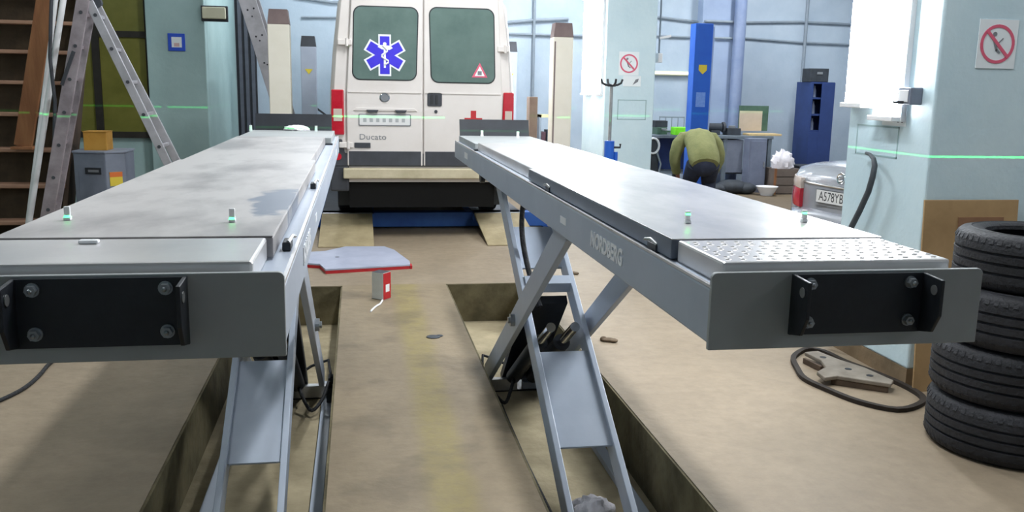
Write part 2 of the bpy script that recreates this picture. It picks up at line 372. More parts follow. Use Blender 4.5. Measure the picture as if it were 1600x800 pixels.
# columns
def column(name, x0, x1, y0, y1, m, label, skirt=.28):
    c = struct(MB().box(x0, x1, y0, y1, skirt, CEIL).build(name, m, bevel=.012), label)
    MB().box(x0, x1, y0, y1, 0, skirt).build('skirting', MDADO, c)
    return c
CX = 3.10
colR = column('pillar_near', CX, 4.5, 4.5, 5.355, MPILLAR, 'pale blue concrete pillar with tube lamps on its side and a smoking ban sign', .1)
colC = column('pillar_far', CX+.06, CX+.73, 11.45, 12.6, MPILLAR, 'pale blue concrete pillar behind the blue jack')
pl = struct(MB().box(-2.68, XR, 12.5, YL, 0, CEIL).build('pillar_left', MWALLL, bevel=.01), 'pale teal pilaster beside the window')
struct(MB().box(5.95, 6.55, YB-.25, YB, 0, CEIL).build('pilaster_back', mat('pilaster_blue', '8a9bb8', '9aaac4', scale=1.5, rough=.6, world=True), bevel=.01), 'blue grey pilaster on the back wall behind the duct')
# window left
w0 = at(60, 0, YL).x; w1 = at(236, 100, YL).x; wz0 = at(237, 213, YL).z; wz1 = 3.6; wm = at(205, 54, YL).z
wn = struct(thing('window_1', ((w0+w1)/2, YL-.03, wz0)), 'large window with grimy olive panes and dark frame')
fw = .09
MB().box(w0, w1, YL-.07, YL+.0, wz0-.02, wz0+.06).build('window_frame', MFRAME, wn)
for xx in (w0, (w0+w1)/2, w1): MB().box(xx-.045, xx+.045, YL-.07, YL, wz0, wz1).build('window_frame', MFRAME, wn)
for zz in (wm, wz1): MB().box(w0, w1, YL-.065, YL, zz-.04, zz+.04).build('window_frame', MFRAME, wn)
xm = (w0+w1)/2
for xa, xb in ((w0+.045, xm-.045), (xm+.045, w1-.045)):
    for za, zb in ((wz0+.06, wm-.04), (wm+.04, wz1-.04)): MB().box(xa, xb, YL-.035, YL-.02, za, zb).build('pane', MPANE, wn)
# dark door
dx0, dx1 = at(364, 120, YB).x, at(402, 120, YB).x
dr = struct(thing('door_1', ((dx0+dx1)/2, YB-.04, 0)), 'dark slatted door in the back wall')
MB().box(dx0, dx1, YB-.04, YB-.005, 0, 3.0).build('door_leaf', mat('dark_door', '23252c', '30333b', scale=3, rough=.6), dr)
for i in range(4):
    xx = dx0 + (dx1-dx0)*(i+.15)/4
    MB().box(xx, xx+.055, YB-.07, YB-.04, 0, 3.0).build('slat', mat('door_slat', '4b4f5a', '5a5e6a', scale=3, rough=.6), dr)
# ================================================================== SCISSOR LIFTS
def scissor_lift(mirror, label):
    UP = .016 if mirror else 0          # the left platform stands a little higher
    MX = (lambda v: (.585-v[0], v[1], v[2] + (UP if v[2] > 1.0 else 0))) if mirror else (lambda v: v)
    OX = .03 if mirror else 0           # and is a little wider
    FE = .22 if mirror else 0           # and longer
    IN = .026 if mirror else 0
    cx = .585-1.05 if mirror else 1.05
    root = thing('scissor_lift', (cx, 4.6, PZ), 0, label, 'vehicle lift', 'pair of grey scissor lifts')
    def P(mb, name, m, par=None, **k): return mb.mapv(MX).build(name, m, par or root, **k)
    deckm = MDECKL if mirror else MDECK
    I, O = .733, 1.362+OX
    # side beams
    for xa, xb in ((I, I+.07), (O-.07, O)):
        P(MB().box(xa, xb, 1.755, 6.91+FE, 1.118, 1.24), 'side_beam', MGREY, bevel=.006)
    P(MB().box(I, I+.008, 1.76, 6.9+FE, 1.24, 1.2465), 'beam_lip', MDECKW)
    P(MB().box(O-.008, O, 1.76, 6.9+FE, 1.24, 1.2465), 'beam_lip', MDECKW)
    P(MB().box(I+.07, O-.07, 1.76, 6.9+FE, 1.16, 1.235), 'deck_pan', MGREYD)
    # end plate, bracket
    ep = P(MB().prism([(I-.004, 1.108), (O, 1.108)] + rrect(I-.004, O, 1.2, 1.277, .012)[0:12], 1.742, 1.755), 'end_plate', MGREYD, bevel=.002)
    bx0, bx1 = I+.175, I+.485
    br = P(MB().prism([(bx0, 1.14), (bx1, 1.14), (bx1, 1.272), (bx0, 1.272)], 1.733, 1.742), 'bracket', MBLK)
    for xf in (bx0, bx1-.008):
        P(MB().prism([(1.735, 1.14), (1.735, 1.272), (1.668, 1.268), (1.668, 1.19), (1.69, 1.15)], xf, xf+.008, 'x'), 'bracket_flange', MBLK, br, bevel=.0015)
        hx = (-.0012, .0092)
        for dx in hx:
            P(MB().cyl((xf+dx-.0006, 1.690, 1.243), (xf+dx+.0006, 1.690, 1.243), .011, 14), 'bolt_hole', MSTEEL, br)
    for xx in (bx0+.038, bx1-.038):
        for zz in (1.168, 1.252):
            hb = P(MB().cyl((xx, 1.733, zz), (xx, 1.729, zz), .0135, 16).cyl((xx, 1.729, zz), (xx, 1.718, zz), .0105, 6).ball((xx, 1.716, zz), (.005, .004, .005), 8, 4), 'bolt', MBOLT, br)
    # decks, near to far
    cov = P(MB().box(I+.032+IN, O-.032-.028+IN, 1.775, 2.055, 1.24, 1.293), 'turntable_cover', MDECKW, bevel=.006)
    bump = MB(); nx, ny = 15, 8
    for j in range(ny):
        for i in range(nx):
            x = I+.055+i*(O-I-.14)/(nx-1)+(.008 if j % 2 else 0); y = 1.80+j*.031; r = .0085
            bump.add([(x-r, y, 1.2931), (x, y-r*.75, 1.2931), (x+r, y, 1.2931), (x, y+r*.75, 1.2931), (x-r*.5, y, 1.2957), (x, y-r*.35, 1.2957), (x+r*.5, y, 1.2957), (x, y+r*.35, 1.2957)],
                     [(4,5,6,7), (0,1,5,4), (1,2,6,5), (2,3,7,6), (3,0,4,7)])
    if not mirror:
        bo = P(bump, 'grip_studs', MDECKW, cov); bo['kind'] = 'stuff'
    sl = P(MB().box(I+.019+IN, O-.05+IN, 2.062, 3.95+FE, 1.245, 1.2925), 'slip_plate', deckm if mirror else MSLIP, bevel=.003)
    P(MB().box(I+.0195+IN, O-.0505+IN, 2.0625, 3.9495+FE, 1.2926, 1.2955), 'slip_plate_top', deckm, sl, bevel=.001)
    P(MB().box(I+.040+IN, O-.058+IN, 3.956+FE, 5.85+FE, 1.24, 1.2945), 'deck_plate', MDECKL if mirror else MDECKW, bevel=.004)
    P(MB().box(I+.030, O-.045+IN, 5.93+FE, 6.89+FE, 1.24, 1.284), 'end_deck', MGREYD, bevel=.003)
    P(MB().box(I+.02, O-.045, 5.86+FE, 5.92+FE, 1.236, 1.25), 'deck_gap_plate', MBLK)
    st = P(MB().bar((1.04+OX, 6.90+FE, 1.28), (1.04+OX, 6.945+FE, 1.405), .012, .54+OX, up=(1, 0, 0)), 'wheel_stop', MBLK)
    # release handles in the inner rail
    for yy in (2.2, 3.52):
        kx = P(MB().box(I+.014, I+.034, yy-.035, yy+.035, 1.2405, 1.262), 'release_lever', MBLK, bevel=.003)
        P(MB().tube([(I+.02, yy-.03, 1.262), (I+.012, yy, 1.272), (I+.008, yy+.035, 1.266)], .0045, 8), 'lever_rod', MSTEEL, kx, smooth=True)
    # lettering on inner beam
    def on_beam(mb, y, z):      # text plane: x along -Y for the right lift (read from the centre)
        sgn = 1 if mirror else -1
        return MB().add([(0, 0, 0)], []) if mb is None else mb.mapv(lambda v: (I-.001-v[2], y+sgn*v[0], z+v[1]))
    tx = on_beam(text_mb('NORDBERG', .066, .0015, .0022), 2.575, 1.18)
    P(tx, 'lettering', MSTK)
    P(MB().box(I-.0015, I, 3.11, 3.20, 1.166, 1.192), 'small_label', MSTK)
    P(MB().box(I-.0015, I, 6.08, 6.26, 1.165, 1.205), 'small_label', MSTK)
    # scissor arms : outer pair rises towards the viewer, inner pair rises away
    B0 = -.235; T0 = 1.105
    A = ((5.70, B0), (3.50, T0)); Bf = ((3.52, B0-.05), (5.86, T0))
    def arm(x, a, wd, th, nm, m=MGREY):
        (ya, za), (yb, zb) = a; d = Vector((0, yb-ya, zb-za)).normalized(); n = Vector((0, -d.z, d.y))
        return P(MB().bar((x, ya, za), (x, yb, zb), th, wd, up=n), nm, m, bevel=.004)
    for x in (.835, 1.262):
        ar = arm(x, A, .13, .032, 'outer_arm')
        sx = -1 if x < 1 else 1
        P(MB().cyl((x+sx*.016, 4.62, .42), (x+sx*.04, 4.62, .42), .034, 16).cyl((x+sx*.04, 4.62, .42), (x+sx*.052, 4.62, .42), .018, 6), 'pivot_pin', MBOLT, ar)
    for x in (.905+IN, 1.195):
        arm(x, Bf, .115, .03, 'inner_arm')
    def onB(t, off=0):
        (ya, za), (yb, zb) = Bf; d = Vector((0, yb-ya, zb-za)); L = d.length; d.normalize(); n = Vector((0, -d.z, d.y))
        return Vector((0, ya, za)) + d*(L*t) + n*off
    p0, p1 = onB(.17, .03), onB(.395, .03); xo = Vector((1.05, 0, 0))
    n = Vector((0, -(p1-p0).normalized().z, (p1-p0).normalized().y))
    P(MB().bar(xo+p0, xo+p1, .262, .012, up=n), 'cross_plate', MGREY, bevel=.002)
    p0, p1 = onB(.575, .03), onB(.60, .03)
    P(MB().bar(xo+p0, xo+p1, .262, .07, up=n), 'cross_bar', MGREY, bevel=.002)
    p0, p1 = onB(.66, -.03), onB(.80, -.03)
    P(MB().bar(xo+p0, xo+p1, .262, .012, up=n), 'cross_plate', MGREY, bevel=.002)
    for t in (.0, .98):
        q = onB(t); P(MB().cyl((.80, q.y, q.z), (1.30, q.y, q.z), .026, 14), 'axle', MSTEEL, smooth=True)
    for x in (.80, 1.30):
        q = onB(.985); P(MB().cyl((x-.014, q.y, q.z), (x+.014, q.y, q.z), .05, 20), 'roller', MBLK, smooth=True)
        q = onB(.0); P(MB().cyl((x-.014, q.y, q.z), (x+.014, q.y, q.z), .05, 20), 'roller', MBLK, smooth=True)
    # cylinders
    for x in (.985, 1.115):
        cy = P(MB().cyl((x, 5.55, -.21), (x, 4.75, .25), .048, 18), 'cylinder', MBLK, smooth=True)
        P(MB().cyl((x, 4.75, .25), (x, 4.45, .42), .026, 14), 'piston_rod', MCHROME, cy, smooth=True)
    P(MB().bar((1.05, 5.70, -.26), (1.05, 4.90, .46), .25, .05, up=(0, .5, .86)), 'cylinder_shield', MBLK)
    # base
    for x in (.80, 1.30):
        P(MB().box(x-.03, x+.03, 2.6, 5.85, PZ, PZ+.035), 'base_rail', MGREY, bevel=.003)
    P(MB().box(.765, 1.335, 5.60, 5.86, PZ, PZ+.012), 'base_plate', MBLK)
    P(MB().box(.765, 1.02, 5.585, 5.64, PZ+.012, PZ+.09), 'base_crossbar', MSTEEL, bevel=.003)
    P(MB().box(1.06, 1.335, 5.60, 5.66, PZ+.012, PZ+.06), 'base_crossbar', MGREY, bevel=.003)
    P(MB().box(.765, 1.335, 2.62, 2.70, PZ+.035, PZ+.05), 'base_crossbar', MGREY, bevel=.003)
    # hoses and valve block beside the inner base
    vb = P(MB().box(.755, .80, 5.42, 5.56, PZ, PZ+.13).box(.76, .79, 5.5, 5.58, PZ+.13, PZ+.17), 'valve_block', MJUNK, bevel=.004)
    P(MB().tube(smooth_loop([(.775, 5.46, PZ+.13), (.785, 5.40, PZ+.17), (.82, 5.3, PZ+.10), (.88, 5.25, PZ+.05), (.93, 5.35, PZ+.08), (.97, 5.45, PZ+.14)], 4, False), .011, 8), 'hydraulic_hose', MRUB, vb, smooth=True)
    P(MB().tube([(.77, 5.50, PZ+.17), (.79, 5.62, PZ+.25), (.90, 5.66, PZ+.2), (1.0, 5.6, PZ+.15)], .009, 8), 'hydraulic_hose', MRUB, vb, smooth=True)
    P(MB().tube(smooth_loop([(1.0, 5.22, 1.11), (.96, 5.2, .96), (.945, 5.12, .80), (.96, 4.98, .62), (1.0, 4.82, .44)], 4, False), .016, 8), 'hydraulic_hose', MRUB, vb, smooth=True)
    return root
scissor_lift(False, 'grey scissor lift on the right with raised platform and pale slip plate')
scissor_lift(True, 'grey scissor lift on the left with raised dusty platform')
def marker(px, py, Yh, far=False):
    p = atz(px, py, (1.2956 if not far else 1.2842) + (.016 if px < 600 else 0)); h = .034 if not far else .045; w = .008 if not far else .011
    return p, h, w
MARKS = [((106, 344), 0, 'small white marker block near the outer edge of the left deck'), ((363, 347), 0, 'small white marker block near the worn patch on the left deck'),
         ((1074, 349), 0, 'small white marker block near the dark slip plate edge of the right deck'), ((1256, 347), 0, 'small white marker block near the bright outer edge of the right deck'),
         ((392, 205), 1, 'small white marker at the far outer corner of the left platform'), ((494, 206), 1, 'small white marker at the far inner corner of the left platform'),
         ((753, 213), 1, 'small white marker at the far inner corner of the right platform'), ((809, 215), 1, 'small white marker at the far outer corner of the right platform')]
for (px, py), far, lb in MARKS:
    p, h, w = marker(px, py, 0, far)
    t = thing('level_marker', p, 0, lb, 'marker', 'levelling markers on the platforms')
    x, y, z = p
    MB().box(x-w, x+w, y-.007, y+.007, z, z+h*.28).build('foot', MSTK, t, bevel=.001)
    MB().box(x-w*.85, x+w*.85, y-.005, y+.005, z+h*.28, z+h).build('target', MWHITE, t, bevel=.0015)
# laser level: a real point source that only shines in its level plane
def laser(loc, strength, half):
    ld = bpy.data.lights.new('laser_level', 'POINT'); ld.energy = 1; ld.shadow_soft_size = 0; ld.use_nodes = True; nt = ld.node_tree
    em = nt.nodes['Emission']; em.inputs[0].default_value = (.03, 1, .16, 1)
    g = nt.nodes.new('ShaderNodeNewGeometry'); s = nt.nodes.new('ShaderNodeSeparateXYZ'); nt.links.new(g.outputs['Incoming'], s.inputs[0])
    a = nt.nodes.new('ShaderNodeMath'); a.operation = 'ABSOLUTE'; nt.links.new(s.outputs['Z'], a.inputs[0])
    l = nt.nodes.new('ShaderNodeMath'); l.operation = 'LESS_THAN'; l.inputs[1].default_value = half; nt.links.new(a.outputs[0], l.inputs[0])
    m = nt.nodes.new('ShaderNodeMath'); m.operation = 'MULTIPLY'; m.inputs[1].default_value = strength; nt.links.new(l.outputs[0], m.inputs[0]); nt.links.new(m.outputs[0], em.inputs[1])
    o = bpy.data.objects.new('laser_level', ld); C.objects.link(o); o.location = loc
laser((.35, -.8, 1.3215), 2200, .0009)
#@@PART2@@
# ================================================================== COLUMN FITTINGS
def tube_lamp(x, y0, y1, z0, z1, label):       # vertical batten on a column side face (facing -x), diffuser widened to imitate bloom
    t = thing('tube_lamp', (x-.05, (y0+y1)/2, z0), 0, label, 'lamp', 'vertical tube lamps on the pillars')
    MB().box(x-.035, x, y0-.015, y1+.015, z0-.03, z1+.03).build('housing', MWHITE, t, bevel=.004)
    MB().prism([(x-.036, y0), (x-.075, y0+.03), (x-.085, (y0+y1)/2), (x-.075, y1-.03), (x-.036, y1)], z0, z1, 'z').build('diffuser', MLAMP, t, smooth=True)
    for za, zb in ((z0-.028, z0), (z1, z1+.028)): MB().box(x-.088, x-.03, y0-.01, y1+.01, za, zb).build('end_cap', MWHITE, t, bevel=.004)
tube_lamp(CX, 5.10, 5.325, 1.60, 2.85, 'glaring tube lamp on the near pillar, the one farther from the corner')
tube_lamp(CX, 4.76, 5.00, 1.53, 2.85, 'glaring tube lamp on the near pillar, just above the grey junction box')
tube_lamp(CX+.06, 12.1, 12.42, 1.60, 2.85, 'glaring tube lamp on the far pillar, left of the pair')
tube_lamp(CX+.06, 11.56, 11.92, 1.60, 2.85, 'glaring tube lamp on the far pillar, right of the pair')
def no_smoking(cx, cz, y, w, h, r, label, rr):
    t = thing('warning_sign', (cx, y, cz-h/2), 0, label, 'sign', 'smoking ban signs')
    MB().box(cx-w/2, cx+w/2, y-.004, y, cz-h/2, cz+h/2).build('sheet', MPAPER, t)
    m = ring_prism(MB(), cx, cz+rr, r*.84, r, y-.006, y-.004); a = math.radians(-45)
    m.bar((cx-r*.68, y-.0065, cz+rr+r*.68), (cx+r*.68, y-.0065, cz+rr-r*.68), .002, r*.17, up=(1, 0, 1)); m.build('ban_ring', MSIGNR, t)
    g = MB().bar((cx-.28*r, y-.0055, cz+rr+.38*r), (cx-.02*r, y-.0055, cz+rr-.34*r), .002, r*.13, up=(1, 0, .3))
    g.bar((cx-.05*r, y-.0055, cz+rr-.28*r), (cx+.18*r, y-.0055, cz+rr-.46*r), .002, r*.1, up=(1, 0, 1)); g.bar((cx+.3*r, y-.0055, cz+rr+.3*r), (cx+.05*r, y-.0055, cz+rr+.05*r), .002, r*.06, up=(1,0,-1))
    g.prism(circ(cx-.2*r, cz+rr+.5*r, .12*r, 12), y-.0062, y-.0045); g.build('match_figure', MINKG, t)
    return t
no_smoking(3.437, 1.935, 4.5, .235, .26, .104, 'square no smoking sign with red ring on the near pillar face', 0)
no_smoking(3.47, 1.99, 11.45, .27, .30, .12, 'no smoking sign with red ring on the far pillar', .0)
t = thing('notice', (3.52, 11.45, 1.70), 0, 'small pale notice under the no smoking sign on the far pillar', 'notice')
MB().box(3.40, 3.64, 11.446, 11.45, 1.70, 1.835).build('sheet', MPAPER, t)
MB().prism([(3.53, 1.72), (3.60, 1.76), (3.61, 1.80), (3.57, 1.79)], 11.444, 11.446).build('drawing', MINKG, t)
def outline(name, x0, x1, z0, z1, y, label):
    t = thing(name, ((x0+x1)/2, y, z0), 0, label, 'stencil'); w = .012
    for a in ((x0, x1, z0, z0+w), (x0, x1, z1-w, z1), (x0, x0+w, z0, z1), (x1-w, x1, z0, z1)): MB().box(a[0], a[1], y-.0015, y, a[2], a[3]).build('stroke', MFADE, t)
outline('painted_outline', 3.34, 3.73, 1.27, 1.53, 11.45, 'faint grey rectangle painted on the far pillar')
t = thing('painted_outline', (CX, 4.95, 1.28), 0, 'faint grey rectangle painted under the lamps on the near pillar', 'stencil')
for a in ((4.80, 5.25, 1.285, 1.295), (4.80, 5.25, 1.46, 1.47), (4.80, 4.81, 1.285, 1.47), (5.24, 5.25, 1.285, 1.47)): MB().box(CX-.0015, CX, *a).build('stroke', MFADE, t)
# junction box + notice under lamps
t = thing('junction_box', (CX-.04, 4.67, 1.60), 0, 'grey junction box with bracket below the right tube lamp', 'junction box')
MB().box(CX-.075, CX, 4.61, 4.735, 1.60, 1.695).build('box', MCABGREY, t, bevel=.006)
MB().box(CX-.08, CX-.075, 4.63, 4.715, 1.615, 1.68).build('cover', MWHITE, t, bevel=.002)
MB().box(CX-.13, CX-.08, 4.66, 4.69, 1.605, 1.62).build('bracket', MDKPL, t, bevel=.002)
t = thing('hydrant_notice', (CX, 4.85, 1.47), 0, 'small paper notice with black pictogram under the junction box', 'notice')
MB().box(CX-.003, CX, 4.74, 4.98, 1.475, 1.57).build('sheet', MPAPER, t)
g = MB().box(CX-.0045, CX-.003, 4.765, 4.825, 1.53, 1.542)
g.box(CX-.0045, CX-.003, 4.77, 4.782, 1.495, 1.535); g.box(CX-.0045, CX-.003, 4.81, 4.822, 1.495, 1.535); g.box(CX-.0045, CX-.003, 4.785, 4.807, 1.542, 1.556); g.build('pictogram', MINK, t)
# exhaust hose leaning on near pillar
hp = [(3.06, 5.06, 1.30), (3.05, 5.0, 1.296), (3.04, 4.94, 1.275), (3.03, 4.905, 1.235), (3.02, 4.90, 1.17), (3.02, 4.93, 1.08), (3.015, 5.0, .95), (3.0, 5.08, .80), (2.98, 5.2, .5), (2.96, 5.32, .2), (2.955, 5.38, .04)]
tag(MB().tube(hp, [.009, .011, .014, .017, .018, .018, .018, .018, .018, .018, .018], 12).build('hooked_pipe', MHOSE, smooth=True), 'dark grey hooked pipe leaning against the near pillar', 'pipe')
# cardboard by near pillar
t = thing('cardboard_sheet', (3.36, 4.42, 0), 0, 'flattened brown cardboard sheet leaning on the near pillar behind the tyres', 'cardboard')
m = MB().box(3.08, 3.66, -.006, .006, 0, 1.085).mapv(lambda v: (v[0], 4.40+.07*v[2]/1.08+v[1], v[2])); m.build('panel', MCARD, t)
m = MB().box(3.29, 3.57, -.012, -.006, .72, .99).mapv(lambda v: (v[0], 4.40+.07*v[2]/1.08+v[1], v[2])); m.build('flap', mat('cardboard_dark', '7d5a42', '8c684c', scale=4, rough=.85), t)

# ================================================================== TYRES
def tyre(c, R, Wd, label, rot):
    t = thing('car_tyre', c, rot, label, 'tyre', 'stack of four tyres')
    h = Wd/2; ri = R*.64
    prof = [(ri, .012), (ri+.012, .004), (R*.80, .0), (R*.93, .006), (R*.975, .020), (R, .040)]
    z = .040; n = 4; step = (Wd-.080)/n
    for i in range(n):
        prof += [(R+.001, z+step*.12), (R+.002, z+step*.82), (R-.012, z+step*.84), (R-.012, z+step*.98)] if i < n-1 else [(R+.001, z+step*.12), (R, z+step)]
        z += step
    prof += [(R*.975, Wd-.020), (R*.93, Wd-.006), (R*.80, Wd), (ri+.012, Wd-.004), (ri, Wd-.012), (ri-.004, Wd-.03), (R*.80, Wd*.72), (R*.86, h), (R*.80, Wd*.28), (ri-.004, .03), (ri, .012)]
    o = MB().lathe(prof, 56).build('carcass', MTYRE, t, smooth=True, local=True)
    tr = MB(); K = 56
    for k in range(K):
        a = 2*PI*k/K
        for s in (0, 1):
            z0, z1 = (.020, .042) if s == 0 else (Wd-.042, Wd-.020)
            for q in (1,):
                ca, sa = math.cos(a), math.sin(a); w = .010
                pts = []
                for zz, rr in ((z0, R*.977), (z1, R+.0035)) if s == 0 else ((z0, R+.0035), (z1, R*.977)):
                    for dw in (-w, w): pts.append((rr*ca - dw*sa, rr*sa + dw*ca, zz))
                    for dw in (w, -w): pts.append(((rr-.01)*ca - dw*sa, (rr-.01)*sa + dw*ca, zz))
                tr.add(pts, [(0,1,2,3), (7,6,5,4), (0,4,5,1), (1,5,6,2), (2,6,7,3), (3,7,4,0)])
    x = tr.build('shoulder_blocks', MTYRE, t, local=True); x['kind'] = 'stuff'
    MB().lathe([(R*.80, Wd-.001), (R*.815, Wd+.003), (R*.83, Wd-.001)], 56).build('sidewall_rib', MTYRE, t, smooth=True, local=True)
    return t
TL = ['bottom tyre of the stack, resting on the floor', 'second tyre from the bottom of the stack', 'third tyre up, right under the top one', 'topmost tyre of the stack by the near pillar, open centre showing']
zz = 0
for i in range(4):
    tyre((3.075+(.0, .0, .02, .045)[i], 3.64+(0, .012, -.01, .015)[i], zz), (.365, .36, .36, .345)[i], .258, TL[i], i*.37); zz += .2625

# ================================================================== FLOOR CLUTTER
hl = [(2.60, 4.83), (2.69, 5.06), (2.86, 5.22), (2.95, 5.16), (2.975, 4.94), (3.04, 4.70), (3.075, 4.46), (3.06, 4.28), (2.97, 4.17), (2.80, 4.11), (2.66, 4.25), (2.59, 4.46), (2.555, 4.65)]
lp = smooth_loop([(x, y, .012) for x, y in hl])
m = MB(); N = len(lp)
for i, p in enumerate(lp):
    tt = (lp[(i+1) % N]-lp[i-1]).normalized(); nn = Vector((-tt.y, tt.x, 0))
    m.v += [p+nn*.014-Vector((0,0,.012)), p+nn*.016+Vector((0,0,.012)), p-nn*.016+Vector((0,0,.012)), p-nn*.014-Vector((0,0,.012))]
for i in range(N):
    j = (i+1) % N
    for k in range(4): m.f.append((i*4+k, i*4+(k+1) % 4, j*4+(k+1) % 4, j*4+k))
tag(m.build('belt_loop', MSTRAP), 'dark rubber belt lying in a loop on the floor by the near pillar', 'belt')
t = thing('steel_bracket', (2.80, 4.70, 0), 0, 'rusty grey steel bracket lying inside the belt loop', 'bracket')
jp = [(2.74, 5.02), (2.84, 5.04), (2.88, 4.86), (2.95, 4.68), (2.985, 4.44), (2.93, 4.38), (2.82, 4.46), (2.70, 4.55), (2.61, 4.53), (2.62, 4.64), (2.72, 4.72), (2.76, 4.85)]
MB().prism(jp, .035, .06, 'z').build('plate', mat('dull_steel', '7d7468', '978d80', scale=8, rough=.6, metal=.2), t, bevel=.006)
for p, q in (((2.68, 4.58), (2.93, 4.40)), ((2.72, 4.98), (2.74, 4.80))): MB().bar((*p, .018), (*q, .018), .02, .036).build('rib', mat('rusty_edge', '4a3c30', '5c4b3c', scale=8, rough=.8), t, bevel=.004)
for x, y in ((2.83, 4.66), (2.89, 4.53), (2.80, 4.90)): MB().cyl((x, y, .060), (x, y, .0615), .02, 14).build('hole', MINK, t)
cb = smooth_loop([(-1.79, 5.6, .011), (-1.80, 5.41, .011), (-1.785, 5.2, .011), (-1.79, 5.0, .011), (-1.83, 4.84, .011), (-1.9, 4.7, .011), (-2.05, 4.5, .011), (-2.3, 4.35, .011)], 4, False)
tag(MB().tube(cb, .011, 8).build('cable', MRUB, smooth=True), 'black cable curving over the floor under the left platform', 'cable')
# pale steel plate with red edge
t = thing('steel_tray', (0, 8.6, 0), 0, 'pale grey steel tray with red underside lying on the floor before the van', 'tray')
pp = [(-.60, 8.28), (-.36, 8.18), (-.30, 7.93), (.455, 8.10), (.46, 8.26), (.34, 8.86), (.25, 9.06), (-.14, 9.08), (-.33, 8.84), (-.60, 8.76)]
MB().prism(pp, .028, .045, 'z').build('top_plate', MPLATEB, t, bevel=.003)
MB().prism([(x*.995, y+.004) for x, y in pp], .0, .028, 'z').build('red_rim', MREDP, t)
MB().cyl((-.21, 8.50, .045), (-.21, 8.50, .0455), .022, 14).build('hole', MINK, t); MB().box(.457, .475, 8.10, 8.22, 0, .028).build('tab', MREDP, t)
# red and white carton
t = thing('small_carton', (.165, 6.96, 0), math.radians(-38), 'small carton with white side and red side standing on the centre slab', 'box')
MB().box(-.055, .055, -.05, .05, 0, .215).build('carton', mat('carton_white', 'c8c8c4', 'd6d6d2', scale=5, rough=.6), t, local=True, bevel=.003)
MB().box(.0552, .057, -.048, .048, .004, .212).build('red_side', MREDP, t, local=True)
MB().box(-.055, .055, -.0515, -.0502, .0, .004).build('edge', MINK, t, local=True); MB().box(-.054, .054, -.049, .049, .2152, .2165).build('lid', MDKPL, t, local=True)
MB().box(.0571, .0576, -.02, .03, .06, .12).build('print', MSTK, t, local=True)
tag(MB().tube(smooth_loop([(.17, 6.86, .008), (.15, 6.75, .006), (.13, 6.70, .008), (.10, 6.62, .006), (.075, 6.52, .006)], 3, False), .007, 6).build('cord_scrap', MSTK, smooth=True), 'pale scrap of cord in front of the small carton', 'cord')
t = tag(MB().ball((.48, 5.8, .004), (.05, .045, .006), 10, 5).ball((.52, 5.82, .004), (.03, .02, .007), 8, 4).build('oil_scrap', MJUNK, smooth=True), 'dark oily scrap on the centre slab', 'scrap')
for (x, y), lb in (((1.90, 7.76), 'small brown leaf-like scrap on the floor behind the right lift'), ((1.63, 5.58), 'small dark scrap on the floor right of the right lift')):
    tag(MB().ball((x, y, .012), (.05, .03, .014), 8, 5).ball((x+.03, y-.02, .012), (.03, .03, .013), 8, 5).ball((x-.03, y+.02, .012), (.025, .02, .02), 8, 5).build('floor_scrap', mat('scrap_brown', '5a4a38', '6b5a46', scale=20, rough=.8), smooth=True), lb, 'scrap')
# things in the pits
tag(MB().tube([(.872, 5.45, PZ+.012), (.866, 5.13, PZ+.012), (.862, 4.45, PZ+.012), (.874, 3.72, PZ+.012)], .012, 8).build('pit_hose', MRUB, smooth=True), 'dark hose running along the bottom of the right pit', 'hose')
m = crumple((1.06, 3.80, PZ), (.11, .09, .07), 5, k=.15)
tag(m.build('crumpled_rag', MRAG, smooth=True), 'crumpled white rag on the bottom of the right pit', 'rag')
# on the left deck
t = tag(MB().box(-.585, -.545, 1.985, 2.005, 1.3095, 1.3175).build('small_block', MSTK, bevel=.003), 'small white block lying on the front cover of the left platform', 'block')
pc = atz(463, 204, 1.3003); m = crumple((pc.x, pc.y, 1.3008), (.09, .06, .03), 8, k=.15)
tag(m.build('white_cloth', MRAG, smooth=True), 'crumpled white cloth at the far end of the left platform', 'cloth')

# ================================================================== FOUR-POST LIFT + VAN
fl = thing('four_post_lift', (.75, 12.2, 0), 0, 'four-post lift with cream posts and blue crossbeam carrying the white van', 'vehicle lift')
for x0, y0, zt in ((-.965, 10.4, 2.29), (2.24, 10.4, 2.24), (-.86, 14.5, 2.22), (2.30, 14.5, 2.22)):
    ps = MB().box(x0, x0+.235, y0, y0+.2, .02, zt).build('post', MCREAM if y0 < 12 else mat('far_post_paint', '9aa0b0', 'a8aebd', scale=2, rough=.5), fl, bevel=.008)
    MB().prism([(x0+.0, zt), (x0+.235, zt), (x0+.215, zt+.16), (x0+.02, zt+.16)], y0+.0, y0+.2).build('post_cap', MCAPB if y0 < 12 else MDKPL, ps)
    MB().box(x0-.05, x0+.285, y0-.05, y0+.25, 0, .02).build('base_plate', MBLUED, ps)
    if x0 > 2: MB().box(x0+.012, x0+.028, y0-.003, y0, .1, zt-.05).build('slot', MCAPB, ps)
    if y0 > 12: MB().prism([(x0+.06, 1.88), (x0+.12, 1.80), (x0+.18, 1.88)], y0-.003, y0).build('label', MYEL, ps)
MB().box(-.72, 2.24, 10.50, 10.68, .02, .19).build('crossbeam', MBLUED, fl, bevel=.006); MB().box(-.62, 2.24, 14.52, 14.68, .02, .19).build('crossbeam', MBLUED, fl, bevel=.006)
